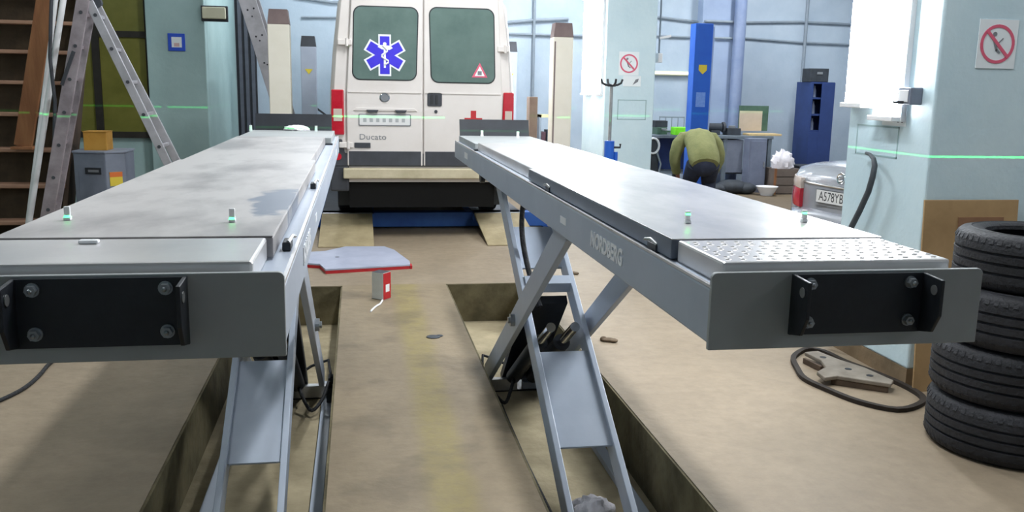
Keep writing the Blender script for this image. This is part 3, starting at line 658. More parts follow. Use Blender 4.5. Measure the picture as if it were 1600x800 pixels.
for x0, x1 in ((-.43, .17), (1.33, 1.93)):
    MB().box(x0, x1, 10.42, 14.8, .10, .185).build('runway', MBLUED, fl, bevel=.004)
    MB().box(x0+.01, x1-.01, 10.42, 14.8, .185, .19).build('runway_tread', MDKPL, fl)
    rp = MB().prism([(9.26, .0), (9.26, .012), (10.42, .195), (10.42, .165)], x0+.01, x1-.02, 'x').build('ramp', MRAMP, fl, bevel=.003)
    MB().cyl((x0+.02, 10.42, .18), (x1-.02, 10.42, .18), .022, 12).build('hinge', MSTEEL, rp, smooth=True)

VZ = .19; VX = .70; VY = 9.8
van = thing('ambulance_van', (VX, VY, VZ), 0, 'white ambulance van with blue star of life on its rear window', 'van')
def vp(z): # half width by world z
    pts = ((.62, .93), (.80, .985), (1.2, .998), (1.55, .99), (2.0, .955), (2.5, .895), (2.62, .84), (2.70, .72), (2.73, .45))
    for (z0, w0), (z1, w1) in zip(pts, pts[1:]):
        if z <= z1: return w0+(w1-w0)*(z-z0)/(z1-z0)
    return .4
zs = (.62, .80, 1.0, 1.2, 1.55, 2.0, 2.3, 2.5, 2.62, 2.70, 2.73)
def vring(y, k=1, top=None, dz=0): 
    L = [(VX-vp(z)*k, y, (z if top is None else .62+(z-.62)*top)+dz) for z in zs]; Rr = [(VX+vp(z)*k, y, (z if top is None else .62+(z-.62)*top)+dz) for z in reversed(zs)]
    return L+Rr
MB().loft([vring(VY+.02, .955), vring(VY+.05, .985), vring(VY+.11, 1), vring(VY+3.5, 1), vring(VY+3.8, .99, .97), vring(VY+4.35, .95, .58), vring(VY+4.95, .90, .42), vring(VY+5.05, .86, .36)]).build('body', MVAN, van, smooth=True)
# rear doors
def door(x0b, x1b, x0t, x1t, zb, zt, w, name):
    d = MB().prism([(x0b, zb), (x1b, zb), (x1b, 1.55), (x1t, zt), (x0t, zt), (x0b, 1.55)], VY-.018, VY+.03).build('rear_door', MVAN, van, bevel=.01)
    x0, x1, z0, z1, sh = w
    f = rrect(x0-.012, x1+.012, z0-.012, z1+.012, .085, 6); sk = lambda P: [(x+sh*(z-z0), z) for x, z in P]
    MB().prism(sk(f), VY-.021, VY-.016).build('window_seal', MSEAL, d)
    MB().prism(sk(rrect(x0, x1, z0, z1, .075, 6)), VY-.024, VY-.020).build('window_pane', MVANGLASS, d)
    return d
dl = door(-.115, .688, -.05, .688, .80, 2.60, (-.045, .612, 1.715, 2.455, .03), 'l')
dr_ = door(.700, 1.555, .700, 1.49, .80, 2.60, (.785, 1.462, 1.70, 2.465, -.03), 'r')
MB().box(-.10, .67, VY-.022, VY-.016, .80, .955).build('lower_guard', MDKPL, dl, bevel=.004); MB().box(.715, 1.54, VY-.022, VY-.016, .80, .955).build('lower_guard', MDKPL, dr_, bevel=.004)
MB().box(-.10, .672, VY-.026, VY-.018, 1.575, 1.583).build('swage_line', MVAN, dl); MB().box(.715, 1.53, VY-.026, VY-.018, 1.575, 1.583).build('swage_line', MVAN, dr_)
# star of life
sx, sz = .288, 1.965
def star(L, w):
    out = []
    for k in range(6):
        a = math.radians(90+60*k); d = (math.cos(a), math.sin(a)); n_ = (-d[1], d[0]); a2 = a+math.radians(30)
        out += [(sx+d[0]*L-n_[0]*w/2, sz+d[1]*L-n_[1]*w/2), (sx+d[0]*L+n_[0]*w/2, sz+d[1]*L+n_[1]*w/2), (sx+math.cos(a2)*w, sz+math.sin(a2)*w)]
    return out
s1 = MB().prism(star(.215, .132), VY-.0262, VY-.0245); s2 = MB().prism(star(.195, .100), VY-.0278, VY-.0262)
st1 = s1.build('star_sticker', MSTK, dl); s2.build('star_blue', MSTARB, st1)
g = MB().bar((sx, VY-.0288, sz-.13), (sx, VY-.0288, sz+.115), .0016, .022, up=(1, 0, 0))
sn = [(sx+.045*math.sin(i*1.05)*(1-.05*i), VY-.029, sz-.095+.0195*i) for i in range(11)]
g.tube(sn, .011, 6).prism(circ(sx, sz+.115, .02, 10), VY-.0305, VY-.028); g.prism([(sx-.075, sz+.085), (sx-.03, sz+.06), (sx+.05, sz+.055), (sx+.085, sz+.075), (sx+.06, sz+.10), (sx-.05, sz+.105)], VY-.0302, VY-.0285); g.build('snake_and_rod', MSTK, st1)
# triangle sticker
tq = (1.30, 1.80)
w_ = MB().prism([(tq[0]-.085, tq[1]-.045), (tq[0]+.085, tq[1]-.045), (tq[0], tq[1]+.11)], VY-.0262, VY-.0245).build('triangle_sticker', MSIGNR, dr_)
MB().prism([(tq[0]-.055, tq[1]-.03), (tq[0]+.055, tq[1]-.03), (tq[0], tq[1]+.072)], VY-.0275, VY-.0262).build('triangle_face', MSTK, w_); MB().box(tq[0]-.022, tq[0]+.022, VY-.0285, VY-.0275, tq[1]-.02, tq[1]+.022).build('triangle_mark', MINKG, w_)
# red cross
MB().box(1.14, 1.335, VY-.0195, VY-.0182, 1.262, 1.322).box(1.208, 1.268, VY-.0197, VY-.0182, 1.19, 1.40).build('red_cross', MREDP, dr_)
# emblem, plate, lamps, lettering
e = MB().lathe([(.0, -.012), (.045, -.010), (.052, -.004), (.056, 0)], 24, (.283, VY-.018, 1.523), 'y').build('emblem', MCHROME, dl, smooth=True)
MB().prism(circ(.283, 1.523, .038, 20), VY-.0312, VY-.029).build('emblem_face', MINKG, e)
MB().prism([(-.05, 1.385), (.63, 1.385), (.60, 1.415), (-.02, 1.415)], VY-.03, VY-.018).build('plate_ledge', MVAN, dl, bevel=.004)
for x in (.09, .39): MB().prism([(x, 1.395), (x+.13, 1.395), (x+.11, 1.365), (x+.02, 1.365)], VY-.05, VY-.018).build('plate_lamp', MDKPL, dl, bevel=.004)
pt = MB().prism(rrect(.006, .562, 1.225, 1.352, .012), VY-.024, VY-.018).build('number_plate_frame', MINKG, dl); MB().prism(rrect(.016, .552, 1.235, 1.342, .008), VY-.0262, VY-.0238).build('number_plate', MPLATE, pt)
for i in range(7): MB().box(.055+i*.068, .09+i*.068, VY-.0267, VY-.0262, 1.265, 1.305).build('plate_character', mat('pale_plate_ink', 'a9acae', rough=.6), pt)  # unreadable characters built as plain pale marks
tx = text_mb('Ducato', .085, .001).mapv(lambda v: (.155+v[0]*1.15, VY-.0195-v[2], 1.105+v[1])); tx.build('lettering', MINKG, dl)
h_ = MB().prism(rrect(.737, .895, 1.44, 1.585, .02), VY-.026, VY-.018).build('door_handle', MDKPL, dr_, bevel=.003)
MB().prism(rrect(.772, .800, 1.465, 1.562, .01), VY-.034, VY-.026).prism(rrect(.825, .85, 1.465, 1.562, .01), VY-.034, VY-.026).build('handle_grip', MSEAL, h_); MB().prism(circ(.83, 1.385, .018, 14), VY-.024, VY-.018).build('key_lock', MDKPL, dr_)
for x0, x1, z, dd in ((-.20, -.05, 2.09, dl), (1.49, 1.62, 2.06, dr_), (-.20, -.05, 1.02, dl), (1.49, 1.63, 1.02, dr_)):
    hg = MB().box(x0, x1, VY-.035, VY+.03, z-.03, z+.03).build('door_hinge', MVAN, dd, bevel=.008); MB().cyl(((x0+x1)/2+.02, VY-.032, z-.04), ((x0+x1)/2+.02, VY-.032, z+.04), .016, 10).build('hinge_pin', MVAN, hg, smooth=True)
MB().box(-.04, .13, VY-.03, VY-.018, .99, 1.045).build('door_stop', MDKPL, dl, bevel=.004)
for xs in (-1, 1):
    xa, xb = (VX-.985, VX-.845) if xs < 0 else (VX+.858, VX+.985)
    L = MB().prism([(xa, 1.125), (xb, 1.125), (xb-.0, 1.60), (xa+.01, 1.60)], VY-.005, VY+.12).build('tail_lamp', MRED, van, bevel=.012)
    MB().box(xa+.03, xb-.02, VY-.008, VY-.004, 1.27, 1.40).build('clear_lens', MPALE, L, bevel=.004)
    MB().prism(circ((xa+xb)/2, .895, .038, 18), VY-.012, VY+.05).build('fog_lamp', MRED, van)
bm_ = MB().prism([(VX-1.0, .79), (VX+1.0, .79), (VX+.985, 1.08), (VX+.87, 1.08), (VX+.84, .93), (VX-.84, .93), (VX-.87, 1.08), (VX-.985, 1.08)], VY-.004, VY+.10).build('bumper_shell', MDKPL, van, bevel=.01)
MB().box(VX-.86, VX+.99, VY-.09, VY+.10, .665, .775).build('bumper_step', MBUMP, van, bevel=.012)
for xs in (-1, 1):
    MB().box(VX+xs*.90-.10, VX+xs*.90+.10, VY-.0, VY+.3, .52, .80).build('bumper_end', MDKPL, van, bevel=.02)
MB().box(VX-.80, VX+.80, VY+.12, VY+4.6, .33, .66).build('underbody', mat('under_van_shade', '0b0b0c', rough=.9), van); MB().lathe([(.0, -.1), (.30, -.1), (.34, -.05), (.34, .05), (.30, .1), (0, .1)], 28, (VX, VY+.75, .44)).build('spare_wheel', MRUB, van, smooth=True)  # underbody set low and near-black: shade under the van is in its colour
MB().cyl((VX-.75, VY+.95, VZ+.33), (VX+.75, VY+.95, VZ+.33), .05, 12).build('rear_axle', MSEAL, van)
for xs in (-1, 1):
    for yy in (.95, 4.0):
        x = VX+xs*.83; wl = MB().lathe([(.19, -.10), (.30, -.11), (.335, -.09), (.34, -.06), (.34, .06), (.335, .09), (.30, .11), (.19, .10)], 32, (x, VY+yy, VZ+.342), 'x').build('wheel', MRUB, van, smooth=True)
        MB().lathe([(.0, xs*.05), (.08, xs*.06), (.16, xs*.04), (.19, xs*.09), (.19, -xs*.09), (0, -xs*.08)], 24, (x, VY+yy, VZ+.342), 'x').build('rim', MCABGREY, wl, smooth=True)
    mf = MB().box(VX+xs*.78-.15, VX+xs*.78+.15, VY+.54, VY+.552, .30, .66).build('mud_flap', MSEAL, van)
MB().box(1.17, 1.42, VY+.525, VY+.54, .30, .46).build('worn_flap', MBUMP, van)
MB().prism([(VX+1.02, 1.54), (VX+1.17, 1.46), (VX+1.17, 1.60), (VX+1.02, 1.66)], VY+3.85, VY+3.95).build('wing_mirror', MDKPL, van, bevel=.01)

# ================================================================== LEFT SIDE
# wooden stair
st = thing('wooden_stair', (-3.6, 10.1, 0), 0, 'steep old wooden stair with worn treads at the left edge', 'stair')
zt = [.24, .60, .955, 1.31, 1.63, 1.94, 2.24, 2.55]
for i, z in enumerate(zt):
    y = 9.6+.10*i
    MB().box(-4.5, -2.97+.03*i*.7, y, y+.27, z-.038, z).build('tread', MWOODT, st, bevel=.006)
    if i < len(zt)-1: MB().box(-4.5, -2.99+.02*i, y+.25, y+.27, z, zt[i+1]-.038).build('riser', MWOODD, st)
MB().box(-4.5, -3.0, 9.86, 9.88, 0, .2).build('riser', MWOODD, st)
for x in (-4.55, -2.97):
    MB().bar((x, 9.70, .0), (x+(.14 if x > -3 else 0), 10.52, 2.62), .045, .24, up=(0, -1, .31)).build('stringer', mat('stringer_brown', '3a2a20', '54402f', scale=5, rough=.7, stretch=(1, 1, .2)), st, bevel=.004)
for a, z0 in ((0, 0),):
    pass
t = thing('wooden_plank', (-3.24, 9.7, .955), 0, 'thick brown wooden plank leaning across the wooden stair', 'plank')
a_, b_ = at(34, 243, 9.70), at(81, -60, 9.55); d_ = (b_-a_); ext = a_-d_*(a_.z-.985)/(b_.z-a_.z)
MB().bar(ext, b_, .165, .05, up=(0, -1, 0)).build('board', MWOOD, t, bevel=.006)
MB().box(ext.x-.10, ext.x+.10, ext.y-.06, ext.y+.20, .956, .985).build('end_cleat', MWOOD, t, bevel=.004)
for (p0, p1, r, lb) in (((49, 325), (102, -20), .028, 'thick white plastic pipe leaning beside the brown plank'), ((60, 215), (90, -20), .02, 'thinner white plastic pipe leaning behind the thick one')):
    yo = .0 if r > .025 else .17; q0, q1 = at(p0[0], p0[1], 9.25+yo), at(p1[0], p1[1], 9.3+yo); d_ = q1-q0; q0 = q0-d_*((q0.z-.0)/d_.z)
    tag(MB().cyl(q0, q1, r, 12).build('white_pipe', MWHITE, smooth=True), lb, 'pipe', 'white pipes leaning by the stair')
q0, q1 = at(50, 320, 9.25), at(118, -20, 9.3)
q0, q1 = at(88, 180, 9.2), at(72, 40, 9.25); d_ = q1-q0
tag(MB().tube([at(70, 330, 9.2)*1.0, at(84, 250, 9.2), at(86, 160, 9.2), at(78, 90, 9.22), at(80, 10, 9.25), at(82, -30, 9.25)], .017, 8).build('dark_rod', MDKPL, smooth=True), 'dark bent rod hanging between the white pipes and the ladder', 'rod')
# aluminium A-frame ladder
def ladder(name, label, foot0, top0, foot1, top1, rail_w, rail_t, rungs, m, face, cat='ladder', group=None, root=None):
    t = root or thing(name, (Vector(foot0)+Vector(foot1))/2, 0, label, cat, group)
    for f, tp in ((foot0, top0), (foot1, top1)):
        r_ = MB().bar(f, tp, rail_t, rail_w, up=face).build('rail', m, t, bevel=.004)
        MB().bar(Vector(f)-(Vector(tp)-Vector(f))*.001, Vector(f)+(Vector(tp)-Vector(f)).normalized()*.06, rail_t*1.2, rail_w*1.1, up=face).build('rubber_foot', MDKPL, r_)
    for i in range(rungs):
        k = (i+.6)/rungs; a = Vector(foot0).lerp(Vector(top0), k); b_ = Vector(foot1).lerp(Vector(top1), k); d = (b_-a).normalized()*.022
        rg = MB().bar(a-d*.45, b_+d*.45, .03, .03).build('rung', m, t, bevel=.003)
        MB().cyl(a-d*.95, a-d*.4, .016 if rail_w < .15 else .010, 10).build('rung_end', MDKPL, rg)
    return t
lad = thing('stepladder', (-2.2, 9.0, 0), 0, 'tall aluminium A-frame stepladder spread open beside the wooden stair', 'ladder')
top = Vector((-2.37, 8.82, 2.36)); top2 = Vector((-2.43, 9.22, 2.36))
ladder('', '', (-1.38, 8.78, 0), (-2.36, 8.82, 2.34), (-1.37, 9.26, 0), (-2.40, 9.22, 2.34), .075, .028, 8, MALU, (1, 0, .4), root=lad)
ladder('', '', (-2.92, 8.76, 0), (-2.40, 8.80, 2.36), (-3.02, 9.28, 0), (-2.46, 9.24, 2.36), .11, .03, 8, MALUD, (1, 0, -.2), root=lad)
for y in (8.82, 9.22): MB().cyl((-2.40, y-.03, 2.36), (-2.40, y+.03, 2.36), .05, 14).build('hinge', MDKPL, lad)
MB().bar((-2.62, 8.76, 1.6), (-2.50, 8.76, 1.9), .03, .012, up=(0, 1, 0)).build('lock_strap', MDKPL, lad)
# second ladder
A0, A1 = at(443, 180, 11.55), at(380, -20, 11.6); d_ = A1-A0; f0 = A0-d_*(A0.z/d_.z); t0 = A0+d_*1.6
dx = Vector((.02, .30, 0))
ld2 = ladder('leaning_ladder', 'aluminium ladder leaning past the left cream post, dark rung ends showing', f0-dx*0, t0-dx*0, f0+dx, t0+dx, .20, .03, 13, MALU, (1, 0, .2))
for i in range(9):
    p = A0.lerp(A1, .20+i*.205-.6); dd = d_.normalized(); sd = Vector((dd.z, 0, -dd.x))
    for s in (-.03, .045): MB().cyl(p+sd*s+Vector((0, -.021, 0)), p+sd*s+Vector((0, -.014, 0)), .012, 8).build('rivet', MINK, ld2)
# grey cabinet with carton
t = thing('grey_cabinet', (-2.57, 9.75, 0), 0, 'grey metal cabinet with black badge and orange sticker by the stepladder', 'cabinet')
MB().prism([(-2.82, 9.62), (-2.50, 9.55), (-2.34, 9.68), (-2.34, 10.05), (-2.82, 10.05)], 0, .93, 'z').build('body', MCABGREY, t, bevel=.01)
MB().prism([(-2.83, 9.61), (-2.50, 9.54), (-2.33, 9.675), (-2.33, 10.06), (-2.83, 10.06)], .93, .95, 'z').build('top', mat('cabinet_top', '7d8494', '888f9e', scale=4, rough=.5), t, bevel=.004)
rm = lambda v: (-2.66+v[0]*.977-v[1]*.213, 9.585+v[0]*-.213+v[1]*.977, v[2])
MB().box(-.05, .115, -.012, .0, .72, .785).mapv(rm).build('badge', MINK, t); MB().box(-.02, .09, -.014, -.012, .74, .765).mapv(rm).build('badge_mark', MINKG, t)
MB().box(-.12, .15, -.003, .0, .1, .86).mapv(rm).build('front_panel', MCABGREY, t, bevel=.001)
rm2 = lambda v: (-2.42+v[0]*.776-v[1]*.63, 9.615+v[0]*.63+v[1]*.776, v[2])
MB().box(-.07, .06, -.006, .002, .60, .74).mapv(rm2).build('sticker', MYEL, t); MB().box(-.07, .06, -.008, -.006, .69, .74).mapv(rm2).build('sticker_band', mat('orange_print', 'd06a2a', rough=.6), t)
t = thing('carton', (-2.62, 9.8, .95), 0, 'small orange brown carton on top of the grey cabinet', 'box')
MB().box(-2.73, -2.51, 9.68, 9.92, .9505, 1.135).build('carton_body', MCARDO, t, bevel=.004)
MB().box(-2.735, -2.505, 9.675, 9.80, 1.135, 1.141).build('flap', MCARDO, t); MB().box(-2.735, -2.505, 9.81, 9.925, 1.135, 1.141).build('flap', MCARDO, t)
# pilaster fittings
p0 = at(262, 52, 12.5); p1 = at(290, 80, 12.5)
t = thing('framed_notice', ((p0.x+p1.x)/2, 12.5, p1.z), 0, 'small square notice in a blue frame on the left pilaster', 'notice')
MB().box(p0.x, p1.x, 12.485, 12.5, p1.z, p0.z).build('frame', MSIGNB, t, bevel=.002); MB().box(p0.x+.045, p1.x-.04, 12.481, 12.485, p1.z+.045, p0.z-.045).build('sheet', MPAPER, t)
MB().box(p0.x+.075, p1.x-.07, 12.4795, 12.481, p1.z+.055, p1.z+.10).build('print', mat('pink_print', 'd0b0b0', rough=.6), t)
p0 = at(313, 8, 12.42); p1 = at(356, 34, 12.42)
t = thing('emergency_light', ((p0.x+p1.x)/2, 12.45, p1.z), 0, 'oblong emergency light on the left pilaster edge', 'lamp')
MB().box(p0.x, p1.x, 12.44, 12.5, p1.z, p0.z).build('backplate', MDKPL, t, bevel=.006); MB().box(p0.x+.02, p1.x-.02, 12.38, 12.44, p1.z+.03, p0.z-.02).build('diffuser', mat('lamp_cream', 'd8d4b8', 'e2dec4', scale=4, rough=.4), t, bevel=.015)
# dark machine seen between cream post and van
t = thing('tyre_machine', (-.45, 15.1, 0), 0, 'dark machine with curved hose behind the left cream post', 'machine')
MB().box(-.70, -.30, 14.92, 15.25, 0, .95).build('body', MJUNK, t, bevel=.03); MB().box(-.62, -.36, 14.94, 15.2, .95, 1.12).build('head', MDKPL, t, bevel=.03)
MB().tube(smooth_loop([(-.32, 15.0, .4), (-.16, 14.98, .8), (-.10, 14.98, 1.2), (-.22, 14.98, 1.52), (-.30, 14.98, 1.35), (-.26, 14.98, 1.1)], 4, False), .05, 10).build('hose', MRUB, t, smooth=True)
MB().bar((-.72, 14.95, 1.32), (-.45, 14.95, 1.12), .03, .03).build('lever', MDKPL, t)

# ================================================================== RIGHT BACKGROUND
# transmission jack
t = thing('gearbox_jack', (2.725, 9.6, 0), 0, 'slim blue gearbox jack with black claw saddle before the far pillar', 'jack')
MB().cyl((2.725, 9.6, .12), (2.725, 9.6, 1.10), .055, 16).build('column', MBLUE, t, smooth=True); MB().cyl((2.725, 9.6, 1.10), (2.725, 9.6, 1.69), .018, 12).build('ram', MSTEEL, t, smooth=True)
sd = MB().cyl((2.725, 9.6, 1.685), (2.725, 9.6, 1.705), .045, 14).build('saddle', MBLK, t)
for a in (.1, 1.67, 3.24, 4.81):
    c, s_ = math.cos(a), math.sin(a); MB().tube([(2.725, 9.6, 1.70), (2.725+.07*c, 9.6+.07*s_, 1.705), (2.725+.11*c, 9.6+.11*s_, 1.725), (2.725+.125*c, 9.6+.125*s_, 1.765)], .012, 8).build('claw', MBLK, sd, smooth=True)
    MB().bar((2.725, 9.6, .10), (2.725+.34*math.cos(a+.5), 9.6+.34*math.sin(a+.5), .06), .05, .05).build('foot', MBLUE, t, bevel=.004)
    MB().ball((2.725+.34*math.cos(a+.5), 9.6+.34*math.sin(a+.5), .03), .03, 10, 6).build('caster', MBLK, t, smooth=True)
MB().tube([(2.76, 9.58, 1.03), (2.84, 9.57, 1.03), (2.84, 9.57, 1.07)], .012, 8).build('pump_lever', MBLK, t)
MB().cyl((2.80, 9.6, .3), (2.80, 9.6, .98), .025, 10).build('pump', MBLUE, t, smooth=True)
# blue two-post lift column
x0 = 5.02
t = thing('blue_lift_post', (x0+.15, 13.3, 0), 0, 'bright blue lift post with yellow shield label behind the bending worker', 'lift post')
MB().box(x0, x0+.28, 13.2, 13.42, .02, 2.66).build('column', MBLUE, t, bevel=.008); MB().box(x0+.28, x0+.31, 13.22, 13.40, .02, 2.62).build('side_rail', mat('pale_rail', '9fb4d8', rough=.5), t)
MB().box(x0-.1, x0+.4, 13.1, 13.5, 0, .02).build('base_plate', MBLUE, t)
MB().prism([(x0+.08, 1.97), (x0+.08, 2.05), (x0+.21, 2.05), (x0+.21, 1.97), (x0+.145, 1.91)], 13.196, 13.2).build('shield_label', MYEL, t)
MB().box(x0+.06, x0+.21, 13.197, 13.2, 1.42, 1.64).build('notice_label', mat('faded_blue_label', '5f8ad8', '7a9ce0', scale=30, rough=.5), t)
# workbench
t = thing('workbench', (5.9, 14.7, 0), 0, 'long grey workbench with shelf against the back wall', 'workbench')
MB().box(4.75, 6.95, 14.35, 15.05, .88, .93).build('top', MBENCH, t, bevel=.004)
for x in (4.8, 5.45, 6.1, 6.9):
    for y in (14.4, 15.0): MB().box(x-.03, x+.03, y-.03, y+.03, 0, .88).build('leg', MBENCH, t)
MB().box(4.8, 6.9, 14.45, 15.0, .28, .31).build('shelf', MBENCH, t); MB().box(4.8, 6.35, 14.98, 15.0, .31, .88).build('back_panel', MNAVY, t)
MB().box(6.1, 6.42, 14.37, 14.9, .31, .86).build('drawer_unit', MCABGREY, t, bevel=.004)
# wall boards behind bench and clutter on it
tag(MB().box(5.20, 5.52, 14.36, 14.6, .931, 1.06).build('lime_box', MLIME, bevel=.01), 'bright lime green case on the workbench', 'case')
def junk(name, parts, label, cat, group=None):
    o = parts[0]; b_ = MB()
    t = thing(name, (o[0], o[1], o[2]), 0, label, cat, group)
    for nm, mb, m in parts[1:]: mb.build(nm, m, t, bevel=.006)
junk('bench_vice', [(5.02, 14.6, .93), ('body', MB().box(4.93, 5.11, 14.5, 14.75, .931, 1.05), MGREEN), ('jaw', MB().box(4.91, 5.13, 14.55, 14.6, 1.05, 1.16).box(4.91, 5.13, 14.64, 14.7, 1.05, 1.16), MJUNK), ('screw', MB().cyl((5.02, 14.3, 1.02), (5.02, 14.5, 1.02), .02, 10), MSTEEL)], 'dull green bench vice at the left end of the workbench', 'vice')
junk('wire_rack', [(5.3, 14.9, .93)] + [('bar', MB().box(5.1+i*.11, 5.115+i*.11, 14.9, 14.915, .931, 1.22), MCOND) for i in range(5)] + [('rail', MB().box(5.1, 5.555, 14.895, 14.92, 1.2, 1.225), MCOND), ('tray', MB().box(5.1, 5.555, 14.8, 15.0, .95, .98), MGREEN)], 'small wire rack standing behind the lime case', 'rack')
junk('grinder', [(6.0, 14.6, .93), ('motor', MB().cyl((5.86, 14.6, 1.06), (6.10, 14.6, 1.06), .07, 14), MJUNK), ('wheel', MB().cyl((5.80, 14.6, 1.06), (5.84, 14.6, 1.06), .09, 18), MDKPL), ('wheel', MB().cyl((6.12, 14.6, 1.06), (6.16, 14.6, 1.06), .09, 18), MDKPL), ('pedestal', MB().box(5.9, 6.06, 14.52, 14.68, .931, 1.01), MJUNK)], 'dark bench grinder right of the blue lift post', 'grinder')
junk('toolbox', [(6.28, 14.6, .93), ('body', MB().box(6.18, 6.42, 14.5, 14.72, .931, 1.05), MJUNK), ('handle', MB().box(6.24, 6.36, 14.6, 14.62, 1.05, 1.09), MSTEEL)], 'small dark toolbox on the workbench by the duct', 'toolbox')
# framed board
t = thing('framed_board', (6.72, 14.75, .93), 0, 'pale beige board in a dark frame standing on the workbench', 'board')
MB().box(6.47, 7.0, 14.72, 14.76, 1.0, 1.43).build('frame', MGREEN, t, bevel=.004); MB().box(6.47, 6.88, 14.70, 14.72, 1.0, 1.34).build('panel', mat('beige_board', 'b8a894', 'c6b6a2', scale=4, rough=.7), t)
tag(MB().box(6.55, 7.12, 14.4, 14.72, .931, .965).build('timber_offcut', mat('pale_timber', 'c2a878', 'd0b88a', scale=5, rough=.7), bevel=.004), 'pale timber offcut lying in front of the framed board', 'timber')
# cabinets under/right of bench
t = thing('steel_locker', (6.58, 14.3, 0), 0, 'low blue grey steel locker beside the rag heap', 'locker')
MB().box(6.41, 6.72, 14.1, 14.33, .0, .90).build('body', mat('locker_grey', '6c7488', '7a8296', scale=4, rough=.5), t, bevel=.006); MB().box(6.43, 6.70, 14.09, 14.1, .05, .86).build('door', mat('locker_grey', '6c7488', '7a8296', scale=4, rough=.5), t, bevel=.004); MB().box(6.67, 6.685, 14.07, 14.09, .42, .52).build('handle', MSTEEL, t)
t = thing('wooden_crate', (7.0, 14.05, 0), 0, 'brown slatted wooden crate under the white rags', 'crate')
for i in range(3): MB().box(6.78, 7.22, 13.83, 13.85, .02+i*.14, .14+i*.14).build('slat', mat('dull_crate_wood', '6a5f58', '7b6f66', scale=5, rough=.8), t)
MB().box(6.78, 7.22, 13.85, 14.22, .0, .42).build('body', mat('dull_crate_wood', '6a5f58', '7b6f66', scale=5, rough=.8), t)
for x in (6.76, 7.21): MB().box(x, x+.03, 13.81, 13.85, 0, .43).build('corner_post', MWOOD, t)
t = thing('dark_crate', (7.36, 14.2, 0), 0, 'dark grey crate standing between the rag heap and the silver car', 'crate')
MB().box(7.28, 7.60, 14.0, 14.4, 0, .42).build('body', MBENCH, t, bevel=.006); MB().box(7.27, 7.61, 13.98, 14.42, .42, .46).build('rim', MJUNK, t, bevel=.004)
m = crumple((6.97, 14.0, .421), (.19, .13, .21), 3, k=.17)
tag(m.build('rag_heap', MRAG, smooth=True), 'heap of white rags on the wooden crate', 'rags')
t = thing('enamel_bowl', (6.58, 13.70, 0), 0, 'white bowl on the floor before the steel locker', 'bowl')
MB().lathe([(.0, .01), (.09, .0), (.10, .012), (.17, .14), (.18, .15), (.165, .14), (.09, .03), (0, .03)], 24, (6.58, 13.70, 0)).build('bowl', MSTK, t, smooth=True)
t = thing('dark_sack', (6.15, 13.9, 0), 0, 'dark sack slumped under the workbench', 'sack')
MB().ball((6.1, 14.0, .11), (.28, .2, .12), 14, 8).ball((6.32, 13.95, .09), (.18, .16, .10), 12, 7).ball((5.9, 13.98, .08), (.16, .14, .09), 12, 7).build('sack_body', MJUNK, t, smooth=True)
# navy cabinet
t = thing('navy_cabinet', (7.8, 14.7, 0), 0, 'tall dark navy cabinet with open shelves behind the silver car', 'cabinet')
MB().box(7.68, 8.10, 14.95, 15.1, 0, 1.85).build('back', MNAVY, t)
for x in (7.68, 8.07): MB().box(x, x+.03, 14.55, 14.95, 0, 1.85).build('side', MNAVY, t)
for z in (.02, 1.0, 1.28, 1.56, 1.82): MB().box(7.71, 8.07, 14.56, 14.95, z, z+.03).build('shelf', MNAVY, t)
MB().box(7.86, 8.10, 14.53, 14.55, .03, 1.84).build('door', MNAVY, t, bevel=.003); MB().box(7.68, 7.86, 14.53, 14.55, .03, 1.0).build('door', MNAVY, t, bevel=.003)
for z, h in ((1.03, .2), (1.31, .22), (1.59, .2)): 
    for k, x in enumerate((7.745, 7.81)): tag(MB().lathe([(0, 0), (.03, 0), (.03, h*.6), (.012, h*.8), (.012, h), (0, h)], 12, (x, 14.7, z+.0005)).build('bottle', mat('pale_bottle', '8d9ab8', '9daac6', scale=6, rough=.4), smooth=True), '%s pale bottle on the %s open shelf of the navy cabinet' % (('left', 'right')[k], {1.03: 'lowest', 1.31: 'middle', 1.59: 'upper'}[z]), 'bottle', 'bottles in the navy cabinet')
t = thing('black_case', (7.82, 14.75, 1.85), 0, 'dark case on top of the navy cabinet', 'case')
MB().box(7.66, 8.0, 14.6, 14.9, 1.8505, 2.08).build('case_body', MJUNK, t, bevel=.01); MB().box(7.78, 7.88, 14.59, 14.6, 1.98, 2.02).build('clasp', MSTEEL, t)
# back-wall services
tag(MB().cyl((6.60, YB-.36, 0), (6.60, YB-.36, CEIL), .105, 20).build('wall_duct', MDUCT, smooth=True), 'thick vertical grey blue duct on the back wall', 'duct')
def conduit(pts, r, label): tag(MB().tube(pts, r, 8).build('wall_conduit', MCOND, smooth=True), label, 'conduit', 'conduits on the back wall')
yb = YB-.03
conduit([(5.2, yb, 2.92), (5.95, yb, 2.86), (6.0, yb-.26, 2.86), (6.5, yb-.26, 2.86), (6.58, yb, 2.87), (7.9, yb, 2.92), (9.2, yb, 2.9)], .022, 'upper horizontal conduit on the right of the back wall')
conduit([(5.2, yb, 2.60), (5.95, yb, 2.59), (6.0, yb-.26, 2.58), (6.5, yb-.26, 2.58), (6.58, yb, 2.62), (7.9, yb, 2.56), (9.2, yb, 2.54)], .018, 'lower horizontal conduit on the right of the back wall')
conduit([(8.0, yb-.02, 1.2), (8.0, yb-.02, 4.2)], .03, 'thin vertical conduit above the navy cabinet')
conduit([(1.9, yb, 2.78), (2.5, yb, 2.74), (3.0, yb, 2.80), (3.6, yb, 2.84)], .03, 'sagging conduit between the van and the far pillar')
conduit([(1.9, yb, 2.56), (3.9, yb, 2.56)], .02, 'straight conduit below the sagging one right of the van')
conduit([(-1.0, yb, 3.05), (-.4, yb, 2.98), (.2, yb, 3.0), (.8, yb, 3.02)], .025, 'conduit on the back wall above the left cream post')
